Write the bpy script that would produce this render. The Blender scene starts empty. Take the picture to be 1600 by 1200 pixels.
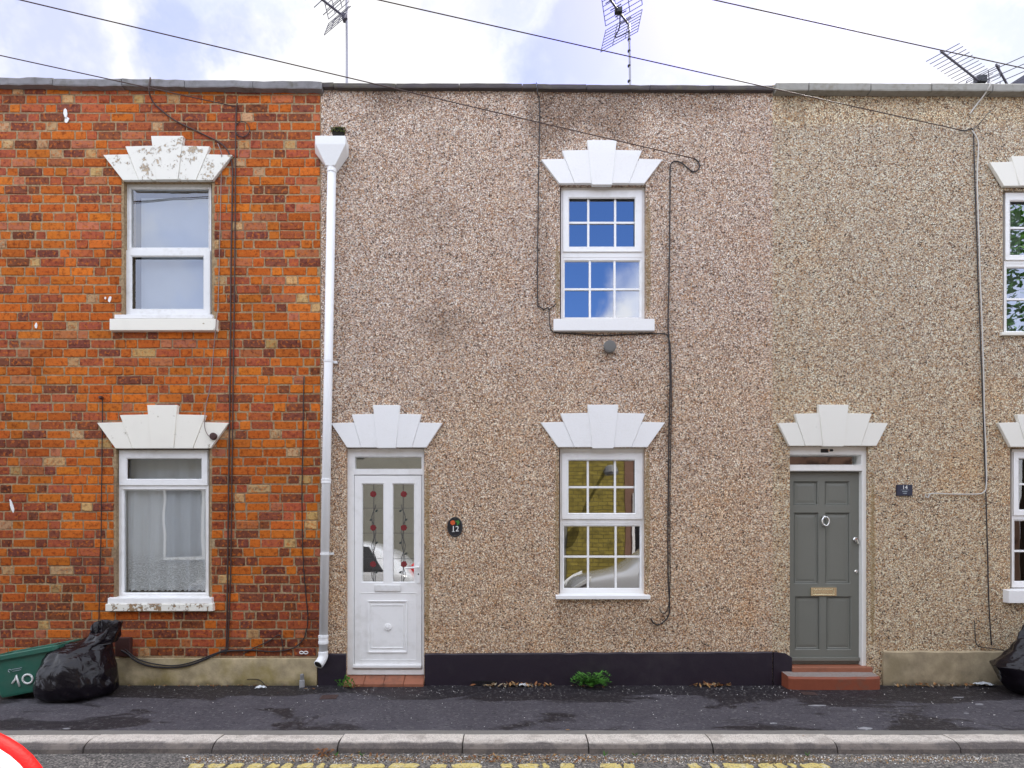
import bpy, bmesh, math, random
from mathutils import Vector, Matrix, noise as mnoise
R = random.Random(7)
sc = bpy.context.scene
COL = sc.collection
rad = math.radians
F, CY, CH, HX, HY = 961.0, 6.2, 1.55, 800.0, 830.0
def X(px, y=0.0): return (px-HX)/F*(CY+y)
def Z(py, y=0.0): return CH+(HY-py)/F*(CY+y)
def P(px, py, y=0.0): return Vector((X(px, y), y, Z(py, y)))
def GY(py, z=0.0): return (CH-z)*F/(py-HY)-CY          # ground depth of a row
# ---------------------------------------------------------------- node helper
class G:
    def __init__(s, name, world=False):
        if world:
            s.m = bpy.data.worlds.new(name); s.m.use_nodes = True
        else:
            s.m = bpy.data.materials.new(name); s.m.use_nodes = True
        s.t = s.m.node_tree; s.t.nodes.clear()
        s.out = s.t.nodes.new('ShaderNodeOutputWorld' if world else 'ShaderNodeOutputMaterial')
    def put(s, sock, v):
        if isinstance(v, bpy.types.NodeSocket): s.t.links.new(v, sock)
        elif v is not None:
            try: sock.default_value = v
            except Exception:
                sock.default_value = (v[0], v[1], v[2], 1.0) if hasattr(v, '__len__') else (v, v, v)
    def n(s, typ, ins=None, out=0, **props):
        nd = s.t.nodes.new('ShaderNode'+typ)
        for k, v in props.items(): setattr(nd, k, v)
        for k, v in (ins or {}).items(): s.put(nd.inputs[k], v)
        return nd.outputs[out]
    def pos(s): return s.n('NewGeometry', out='Position')
    def noise(s, vec, scale, detail=3, rough=.55, out=0, dist=0):
        return s.n('TexNoise', {'Vector': vec, 'Scale': scale, 'Detail': detail, 'Roughness': rough, 'Distortion': dist}, out=out)
    def math(s, op, a, b=None, c=None, clamp=False):
        ins = {0: a}
        if b is not None: ins[1] = b
        if c is not None: ins[2] = c
        return s.n('Math', ins, operation=op, use_clamp=clamp)
    def ramp(s, fac, stops, interp='LINEAR'):
        nd = s.t.nodes.new('ShaderNodeValToRGB'); cr = nd.color_ramp; cr.interpolation = interp
        while len(cr.elements) < len(stops): cr.elements.new(.5)
        for e, (p, c) in zip(cr.elements, stops):
            e.position = p; e.color = (c, c, c, 1) if not hasattr(c, '__len__') else (*c[:3], 1)
        s.put(nd.inputs[0], fac); return nd.outputs[0]
    def mix(s, f, a, b, mode='MIX'):
        nd = s.t.nodes.new('ShaderNodeMix'); nd.data_type = 'RGBA'; nd.blend_type = mode
        s.put(nd.inputs[0], f); s.put(nd.inputs[6], a); s.put(nd.inputs[7], b); return nd.outputs[2]
    def bump(s, h, dist=.01, strength=1.0, nrm=None):
        return s.n('Bump', {'Strength': strength, 'Distance': dist, 'Height': h, 'Normal': nrm})
    def vmath(s, op, a, b=None, out=0):
        ins = {0: a}
        if b is not None: ins[1] = b
        return s.n('VectorMath', ins, out=out, operation=op)
    def sstep(s, v, a, b):     # 0 below a, 1 above b
        return s.n('MapRange', {'Value': v, 'From Min': a, 'From Max': b}, interpolation_type='SMOOTHSTEP')
    def bsdf(s, color, rough=.6, normal=None, **kw):
        ins = {'Base Color': color, 'Roughness': rough}
        if normal is not None: ins['Normal'] = normal
        ins.update({k.replace('_', ' '): v for k, v in kw.items()})
        o = s.n('BsdfPrincipled', ins); s.t.links.new(o, s.out.inputs[0]); return s.m
def simple(name, col, rough=.5, nscale=30, var=.15, bump=0.0, dirt=None, **kw):
    g = G(name); p = g.pos()
    n1 = g.noise(p, nscale, 4); n2 = g.noise(p, nscale*.12, 3)
    c = g.mix(g.math('MULTIPLY', n1, var), col, [x*.45 for x in col[:3]]+[1])
    if dirt:
        f = g.ramp(g.math('ADD', g.math('MULTIPLY', n1, .5), g.math('MULTIPLY', n2, .5)), [(.5, 0), (.68, 1)])
        c = g.mix(g.math('MULTIPLY', f, dirt[1]), c, dirt[0])
    nr = g.bump(n1, bump) if bump else None
    return g.bsdf(c, rough, nr, **kw)
C4 = lambda r, g, b: (r, g, b, 1)
# ---------------------------------------------------------------- mesh builder
class MB:
    def __init__(s): s.v = []; s.f = []; s.c = []; s.mi = []
    def add(s, vs, fs, col=None, mi=0):
        o = len(s.v); s.v += [Vector(v) for v in vs]; s.f += [tuple(i+o for i in f) for f in fs]
        s.c += [col or (1, 1, 1, 1)]*len(vs); s.mi += [mi]*len(fs); return s
    def box(s, x0, x1, y0, y1, z0, z1, col=None, mi=0):
        return s.add([(x0,y0,z0),(x1,y0,z0),(x1,y1,z0),(x0,y1,z0),(x0,y0,z1),(x1,y0,z1),(x1,y1,z1),(x0,y1,z1)],
              [(0,3,2,1),(4,5,6,7),(0,1,5,4),(1,2,6,5),(2,3,7,6),(3,0,4,7)], col, mi)
    def prism(s, poly, y0, y1, mi=0):     # poly in x,z ccw seen from -Y
        n = len(poly)
        vs = [(x, y0, z) for x, z in poly]+[(x, y1, z) for x, z in poly]
        fs = [tuple(range(n)), tuple(range(2*n-1, n-1, -1))]+[(i, n+i, n+(i+1) % n, (i+1) % n) for i in range(n)]
        return s.add(vs, fs, None, mi)
    def plate(s, x0, x1, z0, z1, holes, yf, yb, ch=0.0, back=True):
        """slab in the XZ plane with rectangular openings (hx0,hx1,hz0,hz1), their front edges chamfered by ch"""
        H = [(a-ch, b+ch, c-ch, d+ch) for a, b, c, d in holes]
        xs = sorted({x0, x1, *[h[0] for h in H], *[h[1] for h in H]}); xs = [x for x in xs if x0-1e-9 <= x <= x1+1e-9]
        zs = sorted({z0, z1, *[h[2] for h in H], *[h[3] for h in H]}); zs = [z for z in zs if z0-1e-9 <= z <= z1+1e-9]
        def q(a, b, c, d): s.add([a, b, c, d], [(0, 1, 2, 3)])
        for i in range(len(xs)-1):
            for j in range(len(zs)-1):
                a, b, c, d = xs[i], xs[i+1], zs[j], zs[j+1]; mx, mz = (a+b)/2, (c+d)/2
                if any(h[0] < mx < h[1] and h[2] < mz < h[3] for h in H): continue
                q((a,yf,c),(b,yf,c),(b,yf,d),(a,yf,d))
                if back: q((b,yb,c),(a,yb,c),(a,yb,d),(b,yb,d))
        for (a, b, c, d), (A, B, C_, D) in zip(holes, H):
            ym = yf+ch
            if ch:
                q((A,yf,C_),(a,ym,c),(b,ym,c),(B,yf,C_)); q((B,yf,C_),(b,ym,c),(b,ym,d),(B,yf,D))
                q((B,yf,D),(b,ym,d),(a,ym,d),(A,yf,D)); q((A,yf,D),(a,ym,d),(a,ym,c),(A,yf,C_))
            q((a,ym,c),(a,yb,c),(b,yb,c),(b,ym,c)); q((b,ym,c),(b,yb,c),(b,yb,d),(b,ym,d))
            q((b,ym,d),(b,yb,d),(a,yb,d),(a,ym,d)); q((a,ym,d),(a,yb,d),(a,yb,c),(a,ym,c))
        q((x0,yf,z0),(x0,yf,z1),(x0,yb,z1),(x0,yb,z0)); q((x1,yf,z1),(x1,yf,z0),(x1,yb,z0),(x1,yb,z1))
        q((x0,yf,z1),(x1,yf,z1),(x1,yb,z1),(x0,yb,z1)); q((x0,yf,z0),(x0,yb,z0),(x1,yb,z0),(x1,yf,z0))
        return s
    def tube(s, pts, r, n=6, closed=False, mi=0):
        pts = [Vector(p) for p in pts]; rs = r if hasattr(r, '__len__') else [r]*len(pts)
        vs = []; prev = None
        for i, p in enumerate(pts):
            a = pts[max(i-1, 0)]; b = pts[min(i+1, len(pts)-1)]
            if closed: a = pts[i-1]; b = pts[(i+1) % len(pts)]
            t = (b-a).normalized() if (b-a).length > 1e-9 else Vector((0, 0, 1))
            if prev is None: u = t.orthogonal().normalized()
            else:
                u = prev-t*prev.dot(t); u = u.normalized() if u.length > 1e-6 else t.orthogonal().normalized()
            prev = u; w = t.cross(u)
            vs += [p+(u*math.cos(k*2*math.pi/n)+w*math.sin(k*2*math.pi/n))*rs[i] for k in range(n)]
        fs = []; m = len(pts)
        for i in range(m if closed else m-1):
            for k in range(n):
                a = i*n+k; b = i*n+(k+1) % n; c = ((i+1) % m)*n+(k+1) % n; d = ((i+1) % m)*n+k
                fs.append((a, b, c, d))
        if not closed: fs += [tuple(range(n-1, -1, -1)), tuple(range((m-1)*n, m*n))]
        return s.add(vs, fs, None, mi)
    def lathe(s, c, axis, prof, n=24, mi=0):   # prof [(dist along axis, radius)]
        c = Vector(c); ax = Vector(axis).normalized(); u = ax.orthogonal().normalized(); w = ax.cross(u)
        vs = [c+ax*d+(u*math.cos(k*2*math.pi/n)+w*math.sin(k*2*math.pi/n))*max(r, 1e-4) for d, r in prof for k in range(n)]
        fs = [(i*n+k, i*n+(k+1) % n, (i+1)*n+(k+1) % n, (i+1)*n+k) for i in range(len(prof)-1) for k in range(n)]
        fs += [tuple(range(n-1, -1, -1)), tuple(range((len(prof)-1)*n, len(prof)*n))]
        return s.add(vs, fs, None, mi)
    def grid(s, fn, nu, nv, closed_u=False, mi=0):
        vs = [fn(i/(nu if closed_u else nu-1), j/(nv-1)) for j in range(nv) for i in range(nu)]
        fs = [(j*nu+i, j*nu+(i+1) % nu, (j+1)*nu+(i+1) % nu, (j+1)*nu+i) for j in range(nv-1) for i in range(nu if closed_u else nu-1)]
        return s.add(vs, fs, None, mi)
    def build(s, name, mat, parent=None, smooth=False, bevel=0, sub=0, col=False, recalc=False, solid=0):
        o0 = origin_of(parent) if parent else (Vector((0, 0, 0)))
        me = bpy.data.meshes.new(name); me.from_pydata([v-o0 for v in s.v], [], s.f)
        for m in (mat if isinstance(mat, (list, tuple)) else [mat]): me.materials.append(m)
        if col:
            a = me.color_attributes.new('Col', 'FLOAT_COLOR', 'POINT')
            a.data.foreach_set('color', [x for c in s.c for x in c])
        me.polygons.foreach_set('material_index', s.mi)
        if recalc:
            bm = bmesh.new(); bm.from_mesh(me); bmesh.ops.recalc_face_normals(bm, faces=bm.faces); bm.to_mesh(me); bm.free()
        if smooth: me.polygons.foreach_set('use_smooth', [True]*len(me.polygons))
        me.update()
        ob = bpy.data.objects.new(name, me); COL.objects.link(ob)
        if parent: ob.parent = parent
        if solid:
            d = ob.modifiers.new('solid', 'SOLIDIFY'); d.thickness = solid; d.offset = 0
        if bevel:
            b = ob.modifiers.new('bevel', 'BEVEL'); b.width = bevel; b.segments = 2; b.limit_method = 'ANGLE'; b.angle_limit = rad(35)
            w = ob.modifiers.new('weld', 'WELD'); w.merge_threshold = 1e-5
            ob.modifiers.move(1 if not solid else 2, 0)
        if sub:
            b = ob.modifiers.new('sub', 'SUBSURF'); b.levels = b.render_levels = sub
        return ob
def origin_of(o):
    v = Vector((0, 0, 0))
    while o: v += o.location; o = o.parent
    return v
def tag(o, label=None, cat=None, group=None, kind=None):
    for k, v in (('label', label), ('category', cat), ('group', group), ('kind', kind)):
        if v: o[k] = v
    return o
def thing(name, loc, label, cat, group=None):
    o = bpy.data.objects.new(name, None); COL.objects.link(o); o.location = loc; o.empty_display_size = .1
    return tag(o, label, cat, group)
def text_mb(txt, size, center, depth=.002, rot=None, italic=0):
    cu = bpy.data.curves.new('t', 'FONT'); cu.body = txt; cu.size = size; cu.align_x = 'CENTER'; cu.align_y = 'CENTER'; cu.extrude = depth/2; cu.shear = italic
    ob = bpy.data.objects.new('t', cu); COL.objects.link(ob)
    bpy.context.view_layer.update()
    me = bpy.data.meshes.new_from_object(ob.evaluated_get(bpy.context.evaluated_depsgraph_get()))
    m = Matrix.Translation(center) @ (rot or Matrix.Identity(4)) @ Matrix.Rotation(rad(90), 4, 'X')
    b = MB(); b.add([m @ v.co for v in me.vertices], [tuple(p.vertices) for p in me.polygons])
    bpy.data.objects.remove(ob); bpy.data.curves.remove(cu); bpy.data.meshes.remove(me)
    return b
def smooth_path(pts, k=6):
    pts = [Vector(p) for p in pts]; out = []
    for i in range(len(pts)-1):
        p0 = pts[max(i-1, 0)]; p1 = pts[i]; p2 = pts[i+1]; p3 = pts[min(i+2, len(pts)-1)]
        for j in range(k):
            t = j/k
            out.append(.5*((2*p1)+(p2-p0)*t+(2*p0-5*p1+4*p2-p3)*t*t+(3*p1-p0-3*p2+p3)*t**3))
    out.append(pts[-1]); return out
# ================================================================ MATERIALS
def m_pebble(name, cols, tint, patch=False):
    g = G(name); p = g.pos()
    v1 = g.n('TexVoronoi', {'Vector': p, 'Scale': 98.0, 'Randomness': 1.0}, out='Color')
    d1 = g.n('TexVoronoi', {'Vector': p, 'Scale': 98.0, 'Randomness': 1.0}, out='Distance')
    s = g.n('SeparateColor', {0: v1}, out=0); s2 = g.n('SeparateColor', {0: v1}, out=1)
    c = g.ramp(s, cols, 'CONSTANT')
    c = g.mix(g.math('MULTIPLY', s2, .26), c, C4(.20, .14, .11))
    gap = g.sstep(d1, .50, .80)
    c = g.mix(g.math('MULTIPLY', gap, .60), c, C4(.10, .07, .055))
    big = g.noise(p, .55, 4, .6); med = g.noise(p, 2.6, 5, .65)
    z = g.n('SeparateXYZ', {0: p}, out=2); x = g.n('SeparateXYZ', {0: p}, out=0)
    hz = g.math('ADD', g.math('MULTIPLY', z, .17), g.math('MULTIPLY', big, .9))
    f = g.sstep(hz, .55, 1.25)
    c = g.mix(1.0, c, g.mix(f, tint[0], tint[1]), 'MULTIPLY')
    # soot and damp stains of their own shape
    st = g.sstep(g.math('ADD', med, g.math('MULTIPLY', g.sstep(z, 5.2, 6.1), .16)), .60, .78)
    c = g.mix(g.math('MULTIPLY', st, .50), c, g.mix(1.0, c, C4(.40, .36, .33), 'MULTIPLY'))
    warm = g.sstep(g.noise(g.vmath('ADD', p, (7.3, 1, 3)), 1.3, 4, .6), .55, .72)
    c = g.mix(g.math('MULTIPLY', warm, .30), c, g.mix(1.0, c, C4(1.1, .86, .58), 'MULTIPLY'))
    # runs below the sills and lintels
    for (cx, cz, wx, wz, k) in ((-.62, 3.55, .30, .25, .22), (1.05, 2.02, .0, 0, 0), (.42, 5.75, .35, .45, .75), (.95, 5.80, .4, .4, .7), (1.7, 5.9, .6, .25, .5), (-1.2, 5.95, .5, .2, .5), (.30, 4.2, .10, .9, .35), (1.58, 3.3, .08, 1.6, .35), (-.85, 4.75, .4, .3, .18), (.55, -.1+.75, .12, .45, .3), (-.75, 3.65, .30, .22, .28), (1.35, .62, .5, .25, .22)):
        if not k: continue
        a = g.math('DIVIDE', g.math('SUBTRACT', x, cx), wx); b = g.math('DIVIDE', g.math('SUBTRACT', z, cz), wz)
        r = g.math('ADD', g.math('ADD', g.math('MULTIPLY', a, a), g.math('MULTIPLY', b, b)), g.math('MULTIPLY', g.math('SUBTRACT', med, .5), 2.2))
        c = g.mix(g.math('MULTIPLY', g.sstep(r, 1.1, .1), k), c, g.mix(1.0, c, C4(.45, .41, .38), 'MULTIPLY'))
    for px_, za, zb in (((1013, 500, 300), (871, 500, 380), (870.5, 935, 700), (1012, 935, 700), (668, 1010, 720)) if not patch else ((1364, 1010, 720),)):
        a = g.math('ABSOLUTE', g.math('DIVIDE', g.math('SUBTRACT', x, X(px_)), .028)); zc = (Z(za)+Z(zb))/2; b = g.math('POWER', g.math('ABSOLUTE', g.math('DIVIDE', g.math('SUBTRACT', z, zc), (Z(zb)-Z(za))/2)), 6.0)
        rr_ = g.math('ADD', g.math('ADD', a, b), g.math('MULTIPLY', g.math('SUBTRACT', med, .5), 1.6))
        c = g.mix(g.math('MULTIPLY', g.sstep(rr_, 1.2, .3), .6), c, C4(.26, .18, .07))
    den = g.sstep(g.noise(g.vmath('ADD', p, (1, 8, 4)), 5.5, 4, .6), .46, .62)
    c = g.mix(g.math('MULTIPLY', den, .22), c, g.mix(1.0, c, C4(.66, .62, .58), 'MULTIPLY'))
    if patch:
        e = g.math('ADD', z, g.math('MULTIPLY', g.math('SUBTRACT', med, .5), .12))
        f = g.sstep(e, 5.60, 5.70)
        c = g.mix(f, c, g.mix(1.0, c, C4(1.12, 1.09, 1.0), 'MULTIPLY'))
    h = g.math('SUBTRACT', 1.0, g.math('POWER', d1, 1.5))
    return g.bsdf(c, .75, g.bump(g.math('ADD', h, g.math('MULTIPLY', s2, .5)), .006, .8), Specular_IOR_Level=.3)
PB = [(0, (.05, .035, .03)), (.07, (.26, .14, .09)), (.16, (.52, .31, .18)), (.30, (.46, .35, .29)), (.44, (.68, .51, .40)), (.57, (.38, .28, .24)), (.66, (.66, .57, .52)), (.78, (.80, .67, .54)), (.90, (.92, .88, .83))]
M = {}
M['pebble12'] = m_pebble('pebbledash_warm', PB, (C4(1.16, 1.08, .90), C4(1.04, 1.02, .98)))
PB2 = [(p, (c[0]*.97, c[1]*1.0, c[2]*.98)) for p, c in PB]
M['pebble14'] = m_pebble('pebbledash_grey', PB2, (C4(1.12, 1.07, .88), C4(.99, 1.0, .91)), True)
def m_brick():
    g = G('old_brick'); p = g.pos()
    a = g.n('VertexColor', layer_name='Col')
    n1 = g.noise(p, 22, 5, .65); n2 = g.noise(p, 90, 3); n3 = g.noise(p, 1.1, 4)
    c = g.mix(g.sstep(n1, .46, .66), a, g.mix(1.0, a, C4(.52, .44, .45), 'MULTIPLY'))
    c = g.mix(g.math('MULTIPLY', g.sstep(g.noise(g.vmath('ADD', p, (3, 9, 2)), 30, 4), .52, .64), .70), c, C4(.52, .140, .022))
    c = g.mix(g.math('MULTIPLY', g.sstep(n2, .60, .75), .5), c, C4(.06, .035, .03))
    c = g.mix(g.math('MULTIPLY', g.sstep(n3, .50, .72), .45), c, g.mix(1.0, c, C4(.55, .48, .5), 'MULTIPLY'))
    return g.bsdf(c, .85, g.bump(g.math('ADD', n1, g.math('MULTIPLY', n2, .4)), .007, .9), Specular_IOR_Level=.2)
M['brick'] = m_brick()
def m_mortar():
    g = G('lime_mortar'); p = g.pos(); n = g.noise(p, 40, 5); b = g.noise(p, 1.3, 3)
    z = g.n('SeparateXYZ', {0: p}, out=2)
    c = g.ramp(n, [(.3, (.20, .135, .07)), (.55, (.37, .26, .145)), (.8, (.48, .37, .23))])
    c = g.mix(g.math('MULTIPLY', g.sstep(b, .45, .7), .5), c, C4(.16, .10, .07))
    return g.bsdf(c, .95, g.bump(n, .006))
M['mortar'] = m_mortar()
def m_peel(name, amount, paint=(.82, .80, .74), under=(.47, .36, .24)):
    g = G(name); p = g.pos()
    n = g.noise(p, 9, 8, .72); n2 = g.noise(p, 38, 4, .6)
    v = g.math('ADD', g.math('MULTIPLY', n, .72), g.math('MULTIPLY', n2, .28))
    f = g.sstep(v, 1-amount, 1-amount+.025)
    uc = g.ramp(n2, [(.3, tuple(x*.55 for x in under)), (.7, under)])
    e = g.math('MULTIPLY', g.sstep(v, 1-amount-.03, 1-amount), .35)
    pc = g.mix(e, (*paint, 1), (*[x*.8 for x in paint], 1))
    pc = g.mix(g.math('MULTIPLY', g.sstep(g.noise(p, 4, 5), .5, .75), .12), pc, C4(.6, .56, .48))
    return g.bsdf(g.mix(f, pc, uc), .7, g.bump(g.math('SUBTRACT', 1.0, f), .004))
M['peel'] = m_peel('peeling_white_paint', .448, (.80, .785, .72), (.56, .44, .31))
M['peel_sill'] = m_peel('flaking_cream_paint', .475, (.84, .82, .74), (.40, .26, .14))
M['cream'] = m_peel('cream_masonry_paint', .39, (.86, .83, .74), (.50, .42, .28))
M['cream2'] = m_peel('off_white_masonry_paint', .33, (.80, .785, .72), (.52, .47, .38))
M['whitep'] = simple('white_masonry_paint', C4(.86, .86, .86), .6, 60, .05, .0015, (C4(.62, .59, .52), .12))
M['upvc'] = simple('white_upvc', C4(.91, .91, .91), .28, 14, .05, 0, (C4(.42, .40, .34), .20))
M['upvc_old'] = simple('weathered_white_upvc', C4(.82, .82, .82), .4, 20, .10, 0, (C4(.40, .36, .28), .28))
M['pipe'] = simple('white_pipe_plastic', C4(.86, .87, .88), .5, 40, .03, 0, (C4(.60, .58, .52), .08))
M['greydoor'] = simple('grey_green_door_paint', C4(.178, .182, .158), .42, 10, .12, .0004, None)
M['whitewood'] = simple('white_gloss_wood', C4(.88, .87, .84), .35, 12, .07, .0005, (C4(.4, .36, .28), .15))
M['black'] = simple('black_plastic', C4(.012, .012, .014), .4, 30, .2)
M['cable'] = simple('black_cable', C4(.022, .018, .02), .5, 30, .2)
M['cable_brown'] = simple('brown_cable', C4(.06, .028, .022), .55, 30, .3)
M['cable_white'] = simple('pale_cable', C4(.62, .60, .56), .5, 30, .2)
M['chrome'] = simple('bright_chrome', C4(.75, .74, .72), .12, 30, .1, Metallic=1.0)
M['brass'] = simple('worn_brass', C4(.86, .77, .52), .25, 60, .35, .0006, Metallic=1.0)
M['alu'] = simple('dull_aluminium', C4(.34, .33, .36), .45, 30, .25, Metallic=.7)
M['aerial_dark'] = simple('aerial_dark_metal', C4(.10, .09, .13), .5, 30, .2)
M['vent'] = simple('grey_vent_plastic', C4(.15, .145, .135), .5, 25, .25)
M['lead'] = simple('lead_came', C4(.07, .07, .075), .45, 60, .2)
M['rose'] = simple('red_stained_glass', C4(.26, .03, .038), .25, 150, .95)
M['sgreen'] = simple('dark_leaded_leaf', C4(.06, .075, .07), .3, 90, .4)
M['white'] = simple('white_letter_paint', C4(.85, .85, .84), .5, 40, .05)
M['plaque'] = simple('black_slate_plaque', C4(.014, .014, .02), .3, 40, .2)
M['navy'] = simple('navy_slate_plaque', C4(.030, .034, .062), .4, 60, .35)
M['palegrey'] = simple('pale_grey_lettering', C4(.36, .42, .47), .5, 60, .2)
M['plinth_black'] = simple('black_plinth_paint', C4(.019, .012, .023), .45, 9, .35, .004, (C4(.07, .06, .065), .22))
def m_render(name, base, moss):
    g = G(name); p = g.pos(); n = g.noise(p, 6, 6, .65); n2 = g.noise(p, 60, 3); z = g.n('SeparateXYZ', {0: p}, out=2)
    c = g.ramp(n, [(.3, tuple(x*.6 for x in base)), (.55, base), (.75, tuple(min(1, x*1.3) for x in base))])
    m = g.sstep(g.math('SUBTRACT', g.noise(g.vmath('ADD', p, (5, 5, 5)), 3.2, 5), g.math('MULTIPLY', z, .55)), .36, .60)
    c = g.mix(g.math('MULTIPLY', m, .75), c, (*moss, 1))
    c = g.mix(g.math('MULTIPLY', g.sstep(g.math('ADD', z, g.math('MULTIPLY', n, .12)), .13, .04), .6), c, C4(.055, .05, .04))
    return g.bsdf(c, .85, g.bump(g.math('ADD', n, g.math('MULTIPLY', n2, .3)), .006))
M['plinth10'] = m_render('cement_plinth_mossy', (.48, .39, .24), (.27, .21, .06))
M['plinth14'] = m_render('cement_plinth_buff', (.40, .325, .21), (.26, .21, .12))
M['stone'] = simple('weathered_coping_stone', C4(.27, .26, .27), .9, 18, .7, .006, (C4(.10, .09, .05), .6))
M['stone_dark'] = simple('sooty_coping_slab', C4(.105, .09, .095), .9, 24, .7, .005, (C4(.14, .13, .08), .6))
M['concrete'] = simple('concrete_coping', C4(.36, .35, .32), .9, 22, .5, .004, (C4(.17, .15, .10), .6))
M['tile'] = simple('terracotta_tile', C4(.33, .12, .065), .6, 16, .5, .003, (C4(.10, .06, .045), .5))
M['redstep'] = simple('red_step_paint', C4(.27, .068, .030), .65, 14, .45, .004, (C4(.16, .10, .07), .65))
M['stepgrey'] = simple('worn_step_top', C4(.30, .26, .24), .8, 40, .6, .003, (C4(.24, .09, .05), .5))
M['slate'] = simple('dark_slate_roof', C4(.07, .07, .10), .6, 12, .4, .005)
M['felt'] = simple('roof_felt', C4(.06, .06, .06), .9, 10, .3)
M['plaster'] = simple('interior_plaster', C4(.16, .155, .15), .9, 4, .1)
M['soil_shade'] = simple('silt_and_hole_shade', C4(.018, .014, .01), .95, 40, .5, .01)  # silt colour, also painted as shade in the outlet hole and pipe mouth
M['moss'] = simple('moss_green', C4(.09, .11, .02), .9, 60, .5, .01)
def m_glass(name, k, tint=(1, 1, 1), wav=.00012):
    g = G(name); p = g.pos()
    n = g.noise(p, 1.6, 2)
    nr = g.bump(n, wav*10)
    lw = g.n('LayerWeight', {'Blend': .35, 'Normal': nr}, out='Fresnel')
    f = g.math('ADD', k, g.math('MULTIPLY', lw, .5), clamp=True)
    gl = g.n('BsdfGlossy', {'Color': C4(*tint), 'Roughness': .0, 'Normal': nr})
    tr = g.n('BsdfTransparent', {'Color': C4(.95, .97, .97)})
    mx = g.n('MixShader', {0: f, 1: tr, 2: gl}); g.t.links.new(mx, g.out.inputs[0]); return g.m
M['glass'] = m_glass('double_glazing', .34)
M['glass_mid'] = m_glass('plain_double_glazing', .17)
M['glass_dim'] = m_glass('old_single_glass', .11)
M['glass_car'] = m_glass('car_glass', .25)
def m_lace():
    g = G('net_lace'); p = g.pos()
    x = g.n('SeparateXYZ', {0: p}, out=0); z = g.n('SeparateXYZ', {0: p}, out=2)
    n = g.noise(p, 160, 2); 
    w = g.n('TexWave', {'Vector': p, 'Scale': 13.0, 'Distortion': 16.0, 'Detail': 2.0, 'Detail Scale': 1.6}, out=1, wave_type='RINGS')
    low = g.sstep(z, 1.40, 1.16)
    pat = g.math('MULTIPLY', g.sstep(w, .52, .66), low)
    op = g.math('SUBTRACT', g.math('ADD', .88, g.math('MULTIPLY', n, .12)), g.math('MULTIPLY', g.math('SUBTRACT', low, pat), .26), clamp=True)
    d = g.n('BsdfDiffuse', {'Color': C4(.95, .97, 1.0)}); tl = g.n('BsdfTranslucent', {'Color': C4(.8, .82, .85)})
    dd = g.n('MixShader', {0: .25, 1: d, 2: tl})
    t = g.n('BsdfTransparent'); mx = g.n('MixShader', {0: op, 1: t, 2: dd}); g.t.links.new(mx, g.out.inputs[0]); return g.m
M['lace'] = m_lace()
M['blind'] = simple('pale_blind_fabric', C4(.47, .51, .57), .8, 3, .35)
M['curtain'] = simple('grey_curtain_fabric', C4(.22, .22, .24), .9, 8, .15)
def m_pave():
    g = G('pavement_asphalt'); p = g.pos()
    n = g.noise(p, 260, 2); n2 = g.noise(p, 2.0, 5, .6, dist=.4); y = g.n('SeparateXYZ', {0: p}, out=1)
    sc_ = g.vmath('MULTIPLY', p, (1.0, 2.4, 1.0)); w = g.noise(sc_, .75, 5, .62, dist=.7)
    # damp areas: along the foot of the wall and in wandering patches
    nearwall = g.sstep(y, -.75, -.05)
    wet = g.sstep(g.math('ADD', w, g.math('MULTIPLY', nearwall, .32)), .535, .595)
    c = g.ramp(n, [(.25, (.038, .034, .043)), (.55, (.072, .066, .078)), (.78, (.18, .17, .18))])
    c = g.mix(g.math('MULTIPLY', g.sstep(n2, .45, .75), .35), c, C4(.135, .125, .14))
    c = g.mix(g.math('MULTIPLY', wet, .9), c, g.mix(1.0, c, C4(.17, .145, .165), 'MULTIPLY'))
    agg = g.n('TexVoronoi', {'Vector': p, 'Scale': 55.0}, out='Color'); ag = g.n('SeparateColor', {0: agg}, out=0)
    c = g.mix(g.math('MULTIPLY', g.sstep(ag, .80, 1.0), .35), c, C4(.21, .20, .20)); c = g.mix(g.math('MULTIPLY', g.sstep(ag, .22, .0), .5), c, C4(.022, .02, .024))
    scr = g.noise(g.vmath('MULTIPLY', p, (.8, 5, 1)), 6, 5, .7); c = g.mix(g.math('MULTIPLY', g.sstep(scr, .55, .72), .30), c, C4(.15, .14, .145))
    # paler dried silt towards the kerb
    c = g.mix(g.math('MULTIPLY', g.sstep(g.math('ADD', y, g.math('MULTIPLY', w, .12)), -1.30, -1.43), .6), c, C4(.24, .225, .215))
    ro = g.math('SUBTRACT', .85, g.math('MULTIPLY', wet, .30))
    return g.bsdf(c, ro, g.bump(n, .006, .9), Specular_IOR_Level=.3)
M['pave'] = m_pave()
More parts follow.
